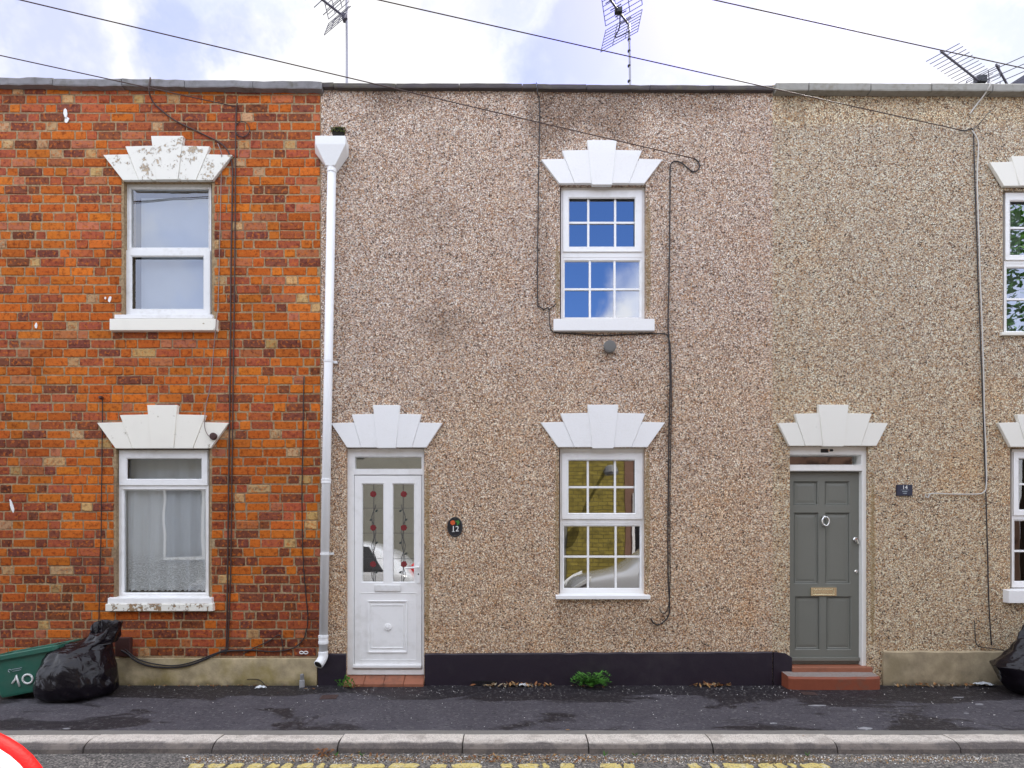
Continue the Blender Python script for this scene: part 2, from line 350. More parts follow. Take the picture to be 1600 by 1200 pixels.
def m_road():
    g = G('road_asphalt'); p = g.pos(); n = g.noise(p, 190, 3); n2 = g.noise(p, 1.6, 5, .6)
    v = g.n('TexVoronoi', {'Vector': p, 'Scale': 95.0}, out='Color'); s = g.n('SeparateColor', {0: v}, out=0)
    c = g.ramp(s, [(0, (.05, .046, .042)), (.30, (.13, .12, .11)), (.62, (.22, .20, .18)), (.90, (.40, .36, .31))], 'CONSTANT')
    c = g.mix(g.math('MULTIPLY', g.sstep(n2, .4, .7), .5), c, C4(.10, .095, .09))
    # brown silt and a muddy damp hollow in the gutter
    x = g.n('SeparateXYZ', {0: p}, out=0)
    a = g.math('DIVIDE', g.math('SUBTRACT', x, 1.85), .42); b = g.math('DIVIDE', g.math('SUBTRACT', g.n('SeparateXYZ', {0: p}, out=1), -1.80), .10)
    r = g.math('ADD', g.math('ADD', g.math('MULTIPLY', a, a), g.math('MULTIPLY', b, b)), g.math('MULTIPLY', g.math('SUBTRACT', n2, .5), 1.5))
    mud = g.sstep(r, 1.2, .6)
    c = g.mix(g.math('MULTIPLY', mud, .9), c, C4(.10, .07, .035))
    return g.bsdf(c, g.math('SUBTRACT', .85, g.math('MULTIPLY', mud, .55)), g.bump(n, .006))
M['road'] = m_road()
def m_kerb():
    g = G('kerb_concrete'); p = g.pos(); n = g.noise(p, 150, 3); n2 = g.noise(p, 5, 5, .65); z = g.n('SeparateXYZ', {0: p}, out=2)
    c = g.ramp(n, [(.28, (.30, .26, .22)), (.5, (.66, .60, .53)), (.75, (.80, .74, .66))])
    # shade on the kerb face painted in: darker below the rounded top edge
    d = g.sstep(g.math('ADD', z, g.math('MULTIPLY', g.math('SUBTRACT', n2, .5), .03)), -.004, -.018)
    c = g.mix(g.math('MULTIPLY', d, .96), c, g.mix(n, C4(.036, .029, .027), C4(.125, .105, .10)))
    c = g.mix(g.math('MULTIPLY', g.sstep(n2, .48, .66), .55), c, C4(.24, .20, .17))
    n3 = g.noise(p, 45, 4, .7); c = g.mix(g.math('MULTIPLY', g.sstep(n3, .50, .66), .45), c, C4(.22, .185, .16))
    return g.bsdf(c, .8, g.bump(n, .004))
M['kerb'] = m_kerb()
def m_yline():
    g = G('worn_yellow_paint'); p = g.pos(); n = g.noise(p, 14, 6, .7); n2 = g.noise(p, 90, 3)
    c = g.mix(g.sstep(n, .52, .62), C4(.62, .50, .17), C4(.66, .59, .36))
    c = g.mix(g.math('MULTIPLY', g.sstep(n2, .52, .64), .75), c, C4(.17, .14, .09))
    return g.bsdf(c, .75, g.bump(n2, .003))
M['yline'] = m_yline()
def m_bag():
    g = G('black_polythene'); p = g.pos(); n = g.noise(p, 7, 3, .5, dist=1.0)
    h = g.math('ABSOLUTE', g.math('SUBTRACT', n, .5))
    return g.bsdf(C4(.007, .005, .008), .20, g.bump(h, .03, .6), Specular_IOR_Level=.32)
M['bag'] = m_bag()
M['binliner'] = M['bag']
M['green'] = simple('green_recycling_plastic', C4(.026, .135, .095), .4, 9, .2, .0006, (C4(.11, .16, .13), .35))
M['leafgreen'] = simple('weed_leaf', C4(.09, .28, .035), .5, 60, .4)
M['leafbrown'] = simple('dead_leaf_brown', C4(.26, .10, .03), .7, 60, .5)
M['leaftan'] = simple('dead_leaf_tan', C4(.42, .24, .09), .7, 60, .5)
M['grit'] = simple('gutter_grit', C4(.34, .28, .20), .9, 70, .8)
M['petal'] = simple('white_grit', C4(.78, .76, .72), .7, 40, .1)
M['paper'] = simple('crumpled_paper', C4(.66, .70, .74), .7, 40, .3, .004)
M['redcar'] = simple('red_car_paint', C4(.62, .012, .012), .22, 90, .1, Coat_Weight=1.0)
M['silver'] = simple('silver_car_paint', C4(.46, .47, .50), .25, 90, .05, Coat_Weight=1.0)
M['redlens'] = simple('red_lamp_lens', C4(.74, .004, .004), .5, 120, .45, .001, Specular_IOR_Level=.2)
M['lampclear'] = simple('clear_headlamp', C4(.74, .75, .76), .3, 60, .1, Coat_Weight=1.0)
M['rubber'] = simple('tyre_rubber', C4(.02, .02, .02), .8, 40, .2)
g = G('ochre_painted_brick'); p_ = g.pos(); q_ = g.n('CombineXYZ', {0: g.n('SeparateXYZ', {0: p_}, out=0), 1: g.n('SeparateXYZ', {0: p_}, out=2)})
bt = g.n('TexBrick', {'Vector': q_, 'Color1': C4(.34, .27, .05), 'Color2': C4(.25, .195, .035), 'Mortar': C4(.13, .105, .03), 'Scale': 1.0, 'Mortar Size': .009, 'Brick Width': .24, 'Row Height': .09})
nz = g.noise(p_, 5, 5, .6); M['yellowwall'] = g.bsdf(g.mix(g.sstep(nz, .45, .7), bt, C4(.15, .12, .025)), .85, g.bump(nz, .04))
M['opp_grey'] = simple('grey_render', C4(.21, .205, .175), .9, 6, .4, .01)
M['opp_brown'] = simple('brown_brick_far', C4(.25, .14, .10), .9, 8, .4, .01)
M['tarwood'] = simple('tarred_pole_timber', C4(.09, .06, .04), .8, 15, .4)
M['dirt'] = simple('bare_ground', C4(.12, .11, .09), .95, 2, .3)
M['cover'] = simple('rusty_iron_cover', C4(.085, .05, .045), .7, 50, .5, .004)
M['junction'] = simple('brown_junction_box', C4(.065, .024, .02), .5, 30, .25)
M['galv'] = simple('galvanised_stub', C4(.24, .24, .24), .5, 40, .4, .002)
# ================================================================ SETTING
def struct(name, mb, mat, **kw): return tag(mb.build(name, mat, **kw), kind='structure')
KF = -1.71          # kerb face
RZ = -.078
struct('ground', MB().box(-150, 150, -150, 150, -.5, -.2), M['dirt'])
b = MB(); nx, ny = 160, 14
def pv(u, v):
    x = -14+28*u; y = -1.44+v*1.74
    return (x, y, .006*mnoise.noise((x*1.1, y*1.7, 3))-(.012*max(0, -.9-y)))
b.grid(pv, nx, ny)
struct('pavement', b, M['pave'], smooth=True)
b = MB().box(-40, 40, -5.95, KF+.02, RZ-.12, RZ); struct('road', b, M['road'])
b = MB().box(-40, 40, -8.2, -5.95, -.2, .02); struct('far_pavement', b, M['pave'])
# kerb stones in one run, with open joints
b = MB(); jx = [X(p, KF) for p in (-68, 128, 330, 526, 722, 920, 1115, 1310, 1503, 1700)]
jx = [jx[0]-.915*k for k in range(5, 0, -1)]+jx+[jx[-1]+.915*k for k in range(1, 6)]
for i in range(len(jx)-1):
    x0, x1 = jx[i]+.005, jx[i+1]-.005; dz = R.uniform(-.004, .004); dy = R.uniform(-.006, .006)
    prof = [(-1.505, -.15), (-1.505, .0), (-1.585, .001), (-1.625, -.003), (-1.655, -.011), (-1.680, -.024), (-1.698, -.044), (-1.712, -.15)]
    n = len(prof); vs = []; ns = 14
    for k in range(ns):
        t = k/(ns-1); x = x0+(x1-x0)*t
        for (y, z) in prof:
            e = .0035*mnoise.noise((x*9, y*9+i*3, z*9)); vs.append((x+.004*mnoise.noise((y*20, z*30, i))*(k in (0, ns-1)), y+dy+e, z+dz+e*.6))
    fs = [(k*n+j, k*n+j+1, (k+1)*n+j+1, (k+1)*n+j) for k in range(ns-1) for j in range(n-1)]
    fs += [tuple(range(n-1, -1, -1)), tuple(range((ns-1)*n, ns*n))]
    b.add(vs, fs)
struct('kerb', b, M['kerb'], smooth=False)
b = MB()      # mortar bed behind the kerb, and in its joints
b.grid(lambda u, v: (-14+28*u, -1.425-.085*v, .0035-.006*v+.004*mnoise.noise((u*200, v*5, 1))), 200, 4); b.box(-14, 14, -1.66, -1.51, -.15, -.03)
struct('kerb_bed', b, simple('kerb_bedding', C4(.22, .205, .185), .9, 80, .6, .005))
# worn double yellow line: irregular islands of paint
b = MB()
for yc in (-1.945, -2.145):
    x = X(300, -1.9)
    while x < X(1290, -1.9):
        L = R.choice([.04, .07, .10, .14, .20]); 
        if x > X(520, -1.9) and R.random() < .34: x += R.uniform(.02, .16); continue
        n = 16; ring = []
        for k in range(n):
            a = 2*math.pi*k/n; cx, cy = math.cos(a), math.sin(a)
            px = L/2*math.copysign(abs(cx)**.5, cx); py = .040*math.copysign(abs(cy)**.45, cy)
            ring.append((x+L/2+px+R.uniform(-.010, .010), yc+py+R.uniform(-.014, .014)))
        vs = [(p, q, RZ+.006) for p, q in ring]+[(p, q, RZ) for p, q in ring]
        b.add(vs, [tuple(range(n))]+[(k, n+k, n+(k+1) % n, (k+1) % n) for k in range(n)])
        x += L+R.uniform(.012, .05)
struct('road_marking', b, M['yline'], recalc=True)
# ================================================================ HOUSES
def rect(px0, py0, px1, py1, y=0.0): return (X(px0, y), X(px1, y), Z(py1, y), Z(py0, y))
def lintel(house, cx, yb, wb, tops, mat, key_yb=2, label=None):
    """five flared stepped voussoirs; tops = (outer half, y), (inner half, y), (key half, y)"""
    (wo, yo), (wi, yi), (wk, yk) = tops; yF = -.04
    b = MB(); q = lambda px, py: (X(px, yF), Z(py, yF)); g = .30 if house is not h10 else .5
    kb, ib = wb*.235, wb*.64; io = wi*.93; wk2 = wk
    xx = lambda d, s: cx+s*d
    for s in (-1, 1):
        outer = [q(xx(ib+g, s), yb), q(xx(wb, s), yb), q(xx(wo, s), yo), q(xx(io+g, s), yo-1)]
        inner = [q(xx(kb+g, s), yb), q(xx(ib-g, s), yb), q(xx(wi, s), yi), q(xx(wk2*.9+g, s), yi-1)]
        for poly, y in ((outer, yF+.004), (inner, yF)):
            if s < 0: poly = poly[::-1]
            b.prism(poly, y, .0)
    b.prism([q(cx-kb, yb+key_yb), q(cx+kb, yb+key_yb), q(cx+wk, yk), q(cx-wk, yk)], yF-.008, .0)
    b.prism([q(cx-wb+3, yb-.6), q(cx+wb-3, yb-.6), q(cx+wo-9, yo+1.5), q(cx-wo+9, yo+1.5)], yF+.010, -.002)
    o = b.build('lintel', mat, house, bevel=.003)
    if label: o['label'] = label
    return o
def window(house, outer, upper, lower, mat, gmat, yF=.055, proud=('u',), bars=(), sill=None, sill_mat=None, liner=None, label=None):
    """uPVC window: frame with two lights. upper / lower = (sash px rect, pane px rect)"""
    fr = rect(*outer, yF)
    holes = [rect(*upper[0], yF), rect(*lower[0], yF)]
    w = MB().plate(*fr, holes, yF, yF+.06).build('window', mat, house, bevel=.003)
    if label: w['label'] = label
    for tag_, (sr, pr) in (('u', upper), ('l', lower)):
        pf = yF-.016 if tag_ in proud else yF+.004
        grow = 2.0 if tag_ in proud else 0
        s = rect(sr[0]-grow, sr[1]-grow, sr[2]+grow, sr[3]+grow, pf) if grow else rect(*sr, yF); pn = rect(*pr, pf)
        MB().plate(*s, [pn], pf, yF+.05 if not grow else yF-.001, ch=.010).build('sash', mat, w, bevel=.002)
        if grow:
            pass
        pr2 = rect(*pr, yF+.02)
        gy = yF+.024
        p_ = rect(pr[0]-1, pr[1]-1, pr[2]+1, pr[3]+1, gy)
        MB().add([(p_[0], gy, p_[2]), (p_[1], gy, p_[2]), (p_[1], gy, p_[3]), (p_[0], gy, p_[3])], [(0, 1, 2, 3)]).build('pane', gmat, w)
        if tag_ in bars:
            by = yF+.012; br = rect(*pr, by); tw = .011
            xs = [br[0]+(br[1]-br[0])*t for t in bars[tag_][0]]; zs = [br[2]+(br[3]-br[2])*t for t in bars[tag_][1]]
            xb = [br[0]-.002]+[v for x in xs for v in (x-tw, x+tw)]+[br[1]+.002]; zb = [br[2]-.002]+[v for z in zs for v in (z-tw, z+tw)]+[br[3]+.002]
            hs = [(xb[i], xb[i+1], zb[j], zb[j+1]) for i in range(0, len(xb), 2) for j in range(0, len(zb), 2)]
            MB().plate(xb[0]-.004, xb[-1]+.004, zb[0]-.004, zb[-1]+.004, hs, by, by+.008, ch=.002).build('glazing_bars', M['upvc'], w)
    if sill:
        for (px0, py0, px1, py1, yy, m_) in sill:
            s = rect(px0, py0, px1, py1, yy)
            b = MB(); z1, z0 = s[3], s[2]
            b.add([(s[0], yy, z0), (s[1], yy, z0), (s[1], yF, z0), (s[0], yF, z0), (s[0], yy, z1), (s[1], yy, z1), (s[1], yF, z1+.012), (s[0], yF, z1+.012)],
                  [(0,3,2,1),(4,5,6,7),(0,1,5,4),(1,2,6,5),(2,3,7,6),(3,0,4,7)])
            b.build('sill', m_, w, bevel=.004)
    return w
def shell(house, x0, x1, zt, openings, mat, yfront=0.0, depth=6.0, inner_x=None):
    b = MB(); b.plate(x0, x1, -.1, zt, openings, yfront, yfront+.20, back=True)
    o = b.build('wall', mat, house)
    c = MB(); c.box(x0, x0+.1, yfront+.2, depth, -.1, zt-.5).box(x1-.1, x1, yfront+.2, depth, -.1, zt-.5).box(x0+.1, x1-.1, depth-.1, depth, -.1, zt-.5)
    c.box(x0+.1, x1-.1, yfront+.2, depth-.1, 2.70, 2.9)     # upper floor
    c.box(x0+.1, x1-.1, yfront+.2, depth-.1, -.1, .02)
    c.build('inner_walls', M['plaster'], house)
    MB().box(x0, x1, yfront+.201, depth, zt-.5, zt-.4).build('roof', M['felt'], house)
    return o
# ---------------------------------------------------------------- brick house
h10 = thing('terraced_house', (-3.4, 0, 0), 'orange brick terraced house with flaking white lintels at the left', 'house', 'terraced houses in the row')
H10L, H10R = -7.0, X(501)
op10 = [rect(193, 283, 331, 498), rect(181, 700, 327, 937)]
shell(h10, H10L, H10R, Z(131), op10, M['mortar'], yfront=.0045)
b = MB(); z0, z1 = Z(1026), Z(133.5); nC = 63; ch_ = (z1-z0)/nC; BR = []
bigger = [(a-.018, c+.018, d-.0, e+.0) for a, c, d, e in op10]
def brick_col(x, z, S=False):
    r = R.random(); h = z/6.0
    o = (.57, .150, .018); o2 = (.50, .112, .016); dk = (.175, .055, .036); rd = (.36, .085, .040); pk = (.44, .15, .075); bf = (.55, .36, .17)
    tw = max(0, min(1, (z-4.7)/1.0)); bw = max(0, min(1, (1.5-z)/.9))
    wts = [(o, .30*(1-tw*.6)*(1-bw*.75)), (o2, .27*(1-tw*.35)*(1-bw*.5)), (dk, .13+.16*max(0, mnoise.noise((x*1.1, z*1.1, 9)))+.14*tw+.85*bw), (rd, .18+.35*tw+.15*bw), (pk, .06+.10*tw), (bf, .10 if not S else .010)]
    t = R.random()*sum(w for _, w in wts)
    for c, w in wts:
        t -= w
        if t <= 0: break
    k = R.uniform(.82, 1.08)*(1+.35*mnoise.noise((x*1.3, z*1.6, 4))); t = .10; c = [c[i]*(1-t)+(.54, .14, .018)[i]*t for i in range(3)]
    return (c[0]*k, c[1]*k*R.uniform(.92, 1.08), c[2]*k*R.uniform(.8, 1.2), 1)
for i in range(nC):
    za, zb = z0+i*ch_, z0+(i+1)*ch_
    x = H10L+.005-(.0 if i % 2 else .175)-R.uniform(0, .03); S = i % 2 == 0
    while x < H10R:
        L = (.238 if S else .117)+R.uniform(-.009, .009)
        if R.random() < .10: S = not S
        a, c = max(x, H10L), min(x+L, H10R); x += L; S = not S
        segs = [(a, c)]
        for (ha, hb, hc, hd) in bigger:
            if hc-.02 < (za+zb)/2 < hd+.01:
                ns = []
                for (p, q) in segs:
                    if q <= ha or p >= hb: ns.append((p, q))
                    else:
                        if p < ha: ns.append((p, ha))
                        if q > hb: ns.append((hb, q))
                segs = ns
        for (p, q) in segs:
            if q-p < .035: continue
            j = .0060; p += j; q -= j; lo, hi = za+j*.95, zb-j*.95; yf = R.uniform(-.004, .003)
            e = lambda k=.0032: R.uniform(-k, k)
            cc = .005
            f0 = [(p+e(), lo+e()), (q+e(), lo+e()), (q+e(), hi+e()), (p+e(), hi+e())]
            mid = []      # eight-sided arris with worn corners
            for (u, v), (su, sv) in zip(f0, ((1, 1), (-1, 1), (-1, -1), (1, -1))):
                k1, k2 = R.uniform(.003, .009), R.uniform(.003, .009)
                pts = [(u, v+sv*k1), (u+su*k2, v)]
                if su*sv < 0: pts = pts[::-1]
                mid += pts
            n = 8; cx, cz = (p+q)/2, (lo+hi)/2
            inn = [(u+(cc if u < cx else -cc), v+(cc if v < cz else -cc)) for u, v in mid]
            vs = [(u, yf, v) for u, v in inn]+[(u, yf+.005, v) for u, v in mid]+[(u, .014, v) for u, v in mid]
            fs = [tuple(range(8))]+[(8+k, 8+(k+1) % 8, (k+1) % 8, k) for k in range(8)]+[(16+k, 16+(k+1) % 8, 8+(k+1) % 8, 8+k) for k in range(8)]
            b.add(vs, fs, brick_col((p+q)/2, za, q-p > .15))
b.build('brickwork', M['brick'], h10, col=True, recalc=True)
MB().box(H10L, X(496), -.022, .005, -.1, Z(1028)).build('plinth', M['plinth10'], h10, bevel=.006)
# coping
b = MB(); x = H10L
def cop(b, x0, x1, zt0, zt1, th, yf, yb=.32, jit=.0):
    n = 8; vs = []
    for k in range(n):
        t = k/(n-1); x = x0+(x1-x0)*t; zt = zt0+(zt1-zt0)*t
        for (y, z) in ((yf+.004, zt-th), (yf-.0, zt-th+.012), (yf+.0, zt-.012), (yf+.012, zt), (yb, zt+.01), (yb, zt-th)):
            vs.append((x, y+jit*mnoise.noise((x*7, z*20, 1)), z+jit*mnoise.noise((x*8, y*5, 7))))
    fs = [(k*6+j, k*6+(j+1) % 6, (k+1)*6+(j+1) % 6, (k+1)*6+j) for k in range(n-1) for j in range(6)]
    fs += [tuple(range(5, -1, -1)), tuple(range((n-1)*6, n*6))]; b.add(vs, fs)
zt = lambda x: Z(120+(x/F*CY*0+0), -.07)
edges = [H10L, X(-110, -.07), X(-12, -.07), X(82, -.07), X(190, -.07), X(288, -.07), X(395, -.07), X(503, -.07)]
for a, c in zip(edges[:-1], edges[1:]):
    f = lambda x: Z(119.5+7.0*max(0, (x-X(0)))/(X(500)-X(0)), -.07)
    cop(b, a+.003, c-.003, f(a)+R.uniform(-.006, .006), f(c)+R.uniform(-.006, .006), .078, -.07, jit=.009)
b.build('coping', M['stone'], h10, recalc=True, smooth=False)
lintel(h10, 261.5, 281, 70, ((101, 241.5), (66, 228.5), (25, 213)), M['peel'], 0, 'lintel with white paint peeling off in patches')
lintel(h10, 254, 700.5, 74, ((103, 660.5), (67, 648.5), (23.5, 633)), M['cream'], 0, 'cream painted lintel with a brown junction disc on it')
window(h10, (196, 286, 330, 496), ((199, 290, 327, 388), (204, 295, 325, 386)), ((199, 393, 326, 491), (205.5, 401, 317, 482)), M['upvc_old'], M['glass_mid'], yF=.06, proud=('l',),
       sill=[(178.5, 491.5, 332, 497.5, -.03, M['upvc_old']), (171, 498, 337, 516, -.06, M['cream'])], label='upper window with one plain pane over a smaller framed pane')
window(h10, (184, 703, 326, 937), ((188, 707, 322, 756), (198, 717, 314, 748)), ((190, 764, 321.5, 928), (193, 766, 320.5, 926)), M['upvc'], M['glass_dim'], yF=.05, proud=('u',),
       sill=[(168, 934.5, 331, 943.5, -.04, M['upvc']), (164.5, 944, 332, 955, -.055, M['peel_sill'])], label='lower window with a net curtain behind it')
for px, py, w, h in ((103, 178, 3, 9), (105, 188, 4, 5), (172, 468, 2.5, 5), (57, 509, 2, 5), (19, 790, 2.5, 11), (165, 466, 1.5, 2)):
    bb = MB(); n = 10; c = P(px, py); lean = R.uniform(-.3, .3)
    ring = [(c.x+(w*math.cos(2*math.pi*k/n)+lean*h*math.sin(2*math.pi*k/n))/155*R.uniform(.7, 1.1), c.z+h*math.sin(2*math.pi*k/n)/155*R.uniform(.8, 1.1)) for k in range(n)]
    bb.prism(ring, -.0075, -.003); bb.build('paint_splash', M['white'], h10)
# ---------------------------------------------------------------- pebbledashed house, number 12
h12 = thing('terraced_house', (.2, 0, 0), 'pebbledashed terraced house with black plinth and white front door in the middle', 'house', 'terraced houses in the row')
H12L, H12R = X(501.5), X(1207)
op12 = [rect(875, 288, 1009, 499), rect(873.5, 700, 1008, 934), (X(541), X(663), -.09, Z(699))]
shell(h12, H12L, H12R, Z(134), op12, M['pebble12'])
b = MB()
for a, c, d in ((496.5, 540.5, 1022), (663.5, 1207, 1022)):
    xa, xb = X(a, -.02), X(c, -.02); zt = Z(d, -.02); n = max(2, int((xb-xa)/.06)); vs = []
    for k in range(n+1):
        x = xa+(xb-xa)*k/n; dz = .007*mnoise.noise((x*6, 1, 2))+(.02*(k/n) if c > 1000 else 0)
        for y, z in ((0.0015, -.1), (-.020, -.1), (-.020, zt+dz-.008), (-.012, zt+dz), (.0015, zt+dz+.004)): vs.append((x, y+.002*mnoise.noise((x*5, z*9, 4))*(y < -.005), z))
    fs = [(k*5+j, (k+1)*5+j, (k+1)*5+j+1, k*5+j+1) for k in range(n) for j in range(4)]+[(0, 1, 2, 3, 4), tuple(n*5+j for j in range(4, -1, -1))]
    b.add(vs, fs)
pl = b.build('plinth', M['plinth_black'], h12, recalc=True)
b = MB(); va = rect(737, 1064, 776, 1070.5, -.021)      # cast air vent in the plinth
hs = [(va[0]+.008+k*.024, va[0]+.02+k*.024, va[2]+.006, va[3]-.004) for k in range(10)]
b.plate(va[0], va[1], va[2], va[3], hs, -.028, -.0195, back=False).build('air_vent', M['black'], h12)
b = MB(); ed = [H12L-.005, X(523), X(620), X(718), X(816), X(838), X(916), X(1014), X(1112), X(1206)]
for a, c in zip(ed[:-1], ed[1:]):
    f = lambda x: Z(128.5+(x-X(523))/(X(1206)-X(523))*4.5, -.05)
    d = R.uniform(-.006, .008); cop(b, a+.003, c-.003, f(a)+d, f(c)+d+R.uniform(-.004, .004), .052, -.05, jit=.006)
b.build('coping', M['stone_dark'], h12, recalc=True)
MB().box(H12L+.002, H12R-.002, .002, .2, Z(137), Z(133.2)).build('parapet_bed', M['soil_shade'], h12)
lintel(h12, 940.5, 286, 66.5, ((95, 248.5), (62.5, 235), (23, 219.5)), M['whitep'], 3, 'white stepped lintel over the upper window')
lintel(h12, 942, 698.5, 70, ((97.5, 660), (66.5, 646), (24, 632.5)), M['whitep'], 2, 'white stepped lintel over the lower window')
lintel(h12, 604, 699, 62, ((87, 661), (54.5, 647.5), (21, 633)), M['whitep'], 1, 'white stepped lintel over the front door')
six = ((.29, .70), (.49,))
window(h12, (876.5, 289, 1008, 498), ((882, 299, 1001, 391), (889.5, 309.5, 992, 385)), ((880, 402, 1003, 496), (882.5, 408, 999.5, 496)), M['upvc'], M['glass'], yF=.06, proud=('u',), bars={'u': six, 'l': ((.335, .665), (.50,))},
       sill=[(865, 498, 1023, 516.5, -.055, M['whitep'])], label='upper six-over-six window reflecting blue sky')
window(h12, (875, 701, 1007, 934), ((880, 710, 1002, 809), (888.5, 719.5, 992, 801.5)), ((879, 818, 1003, 922), (881.5, 822.5, 1000, 919)), M['upvc'], M['glass'], yF=.06, proud=('u',), bars={'u': six, 'l': ((.315, .68), (.51,))},
       sill=[(868.5, 930.5, 1016.5, 936.5, -.05, M['upvc'])], label='lower six-over-six window reflecting the yellow house opposite')
for r in ((876, 285.5, 1008.5, 289.5), (875, 698.5, 1007.5, 701.5)):     # timber head strip
    q = rect(*r, .03); MB().box(q[0], q[1], .03, .10, q[2], q[3]).build('head_strip', M['cream2'], h12)
# rainwater outlet, hopper and downpipe
b = MB()
n = 14; c = P(529, 208); ring = [(c.x+(10.5*math.cos(2*math.pi*k/n))/155*R.uniform(.85, 1.1), c.z+9*math.sin(2*math.pi*k/n)/155*R.uniform(.85, 1.1)) for k in range(n)]
b.prism(ring, -.006, .0); b.build('outlet_hole', M['soil_shade'], h12)  # solid dark disc: soil colour, with the hole's inner shade painted in
b = MB()
for k in range(26):
    q = P(R.uniform(518, 540), R.uniform(199, 206), -.012); b.lathe(q, (R.uniform(-.3, .3), -1, R.uniform(-.5, .3)), [(0, .008), (.008, .006), (.016, .001)], 5)
b.build('moss_tuft', M['moss'], h12)
dp_top, dp_bot = P(518.5, 262, -.06), P(505, 1018, -.06)
b = MB()
dp = lambda t: dp_top.lerp(dp_bot, t)
b.tube([dp(0), dp(1)], .043, 20)
pipe = b.build('downpipe', M['pipe'], h12, smooth=True)
b = MB()       # hopper head: open box tapering to the pipe
t0 = (X(492.5, -.13), X(545, -.05)); zt_, zm, zb_ = Z(217.5, -.1), Z(230, -.1), Z(259, -.1)
ys = (-.155, -.002); hw = .046
A = [(X(492.5, -.15), ys[0], zt_), (X(540, -.15), ys[0], zt_), (X(545, -.0), ys[1], zt_), (X(492, -.0), ys[1], zt_)]
Bq = [(A[0][0]+.004, ys[0]+.004, zm), (A[1][0]+.0, ys[0]+.004, zm), (A[2][0], ys[1], zm-.03), (A[3][0]+.004, ys[1], zm)]
Cq = [(dp_top.x-hw, -.108, zb_), (dp_top.x+hw, -.108, zb_), (dp_top.x+hw, -.012, zb_-.01), (dp_top.x-hw, -.012, zb_)]
In = [(A[0][0]+.01, ys[0]+.01, zt_), (A[1][0]-.01, ys[0]+.01, zt_), (A[2][0]-.01, ys[1]-.006, zt_), (A[3][0]+.01, ys[1]-.006, zt_)]
Lo = [(x, y, zm) for x, y, z in In]
fs = []
for lv in range(2): fs += [(lv*4+k, lv*4+4+k, lv*4+4+(k+1) % 4, lv*4+(k+1) % 4) for k in range(4)]
fs += [(8, 11, 10, 9)]+[(k, (k+1) % 4, 12+(k+1) % 4, 12+k) for k in range(4)]+[(12+k, 12+(k+1) % 4, 16+(k+1) % 4, 16+k) for k in range(4)]+[(16, 17, 18, 19)]
b.add(A+Bq+Cq+In+Lo, fs); b.build('hopper', M['pipe'], pipe, recalc=True, bevel=.004)
def collar(t, h=.05, r=.049):
    c = dp(t); MB().lathe(c-Vector((0, 0, h/2)), (0, 0, 1), [(0, .044), (.003, r), (h*.3, r), (h*.36, r-.003), (h*.64, r-.003), (h*.7, r), (h-.003, r), (h, .044)], 20).build('collar', M['pipe'], pipe, smooth=False)
collar(.004, .07); collar(.648, .05); collar(.975, .09, .05)
def bracket(t):
    c = dp(t); q = MB(); q.lathe(c-Vector((0, 0, .012)), (0, 0, 1), [(0, .044), (.001, .0475), (.023, .0475), (.024, .044)], 20); q.box(c.x+.043, c.x+.075, -.03, -.001, c.z-.012, c.z+.012); q.build('bracket', M['pipe'], pipe)
for t in (.40, .798): bracket(t)
b = MB(); p0 = dp(1.0); pts = [p0, p0+Vector((0, -.004, -.05)), p0+Vector((-.014, -.03, -.092)), p0+Vector((-.03, -.065, -.118))]
b.tube(smooth_path(pts, 4), .047, 20); s_ = b.build('shoe', M['pipe'], pipe, smooth=True)
e = pts[-1]; ax = (pts[-1]-pts[-2]).normalized()
MB().lathe(e, ax, [(-.002, .04), (.0015, .039), (.002, .002)], 20).build('shoe_mouth', M['soil_shade'], pipe)  # near-black disc painting the shade inside the pipe mouth
# ---- white front door of number 12
yD = .045
fr = rect(541.5, 701, 662.5, 1054, yD)
dfr = MB().plate(*fr, [rect(554.5, 714, 658.5, 732.5, yD), rect(553, 742, 659.5, 1046, yD)], yD, yD+.07, ch=.004).build('door_frame', M['upvc'], h12, bevel=.003)
q = rect(553, 713, 660, 733.5, yD+.03); MB().box(q[0], q[1], yD+.03, yD+.036, q[2], q[3]).build('pane', M['glass'], dfr)
yL = .05
lf = rect(554, 743, 658.6, 1045, yL); p1, p2 = rect(566, 756.5, 598.5, 909, yL), rect(614, 756.5, 646.5, 909, yL); pn = rect(574, 938, 637, 1020, yL)
door = MB().plate(*lf, [p1, p2], yL, yL+.05, ch=.008).build('door', M['upvc'], h12, bevel=.003); door['label'] = 'white door with two tall leaded glass panes of red roses'
for q in (p1, p2): MB().box(q[0]-.004, q[1]+.004, yL+.026, yL+.032, q[2]-.004, q[3]+.004).build('pane', M['glass'], door)
# moulded lower panel
def frame_mould(r, w, y0, h):
    b = MB(); prof = [(0, 0), (w*.2, h), (w*.7, h*.8), (w, 0)]
    x0, x1, z0, z1 = r; loops = [[(x0+d, y0-e, z0+d), (x1-d, y0-e, z0+d), (x1-d, y0-e, z1-d), (x0+d, y0-e, z1-d)] for d, e in prof]
    vs = [v for l in loops for v in l]; fs = [(l*4+k, l*4+(k+1) % 4, l*4+4+(k+1) % 4, l*4+4+k) for l in range(3) for k in range(4)]
    return b.add(vs, fs)
frame_mould(pn, .022, yL+.0008, .012).build('panel_moulding', M['upvc'], door, recalc=True)
frame_mould(rect(562, 926, 651, 1032, yL), .008, yL+.0008, .005).build('panel_moulding', M['upvc'], door, recalc=True)
frame_mould(rect(580, 945, 631, 1013, yL), .012, yL+.0008, .006).build('panel_moulding', M['upvc'], door, recalc=True)
c = P(606, 980, yL); b = MB(); b.lathe(c+Vector((0, .001, 0)), (0, -1, 0), [(0, .038), (.006, .036), (.012, .02), (.016, .008)], 20)
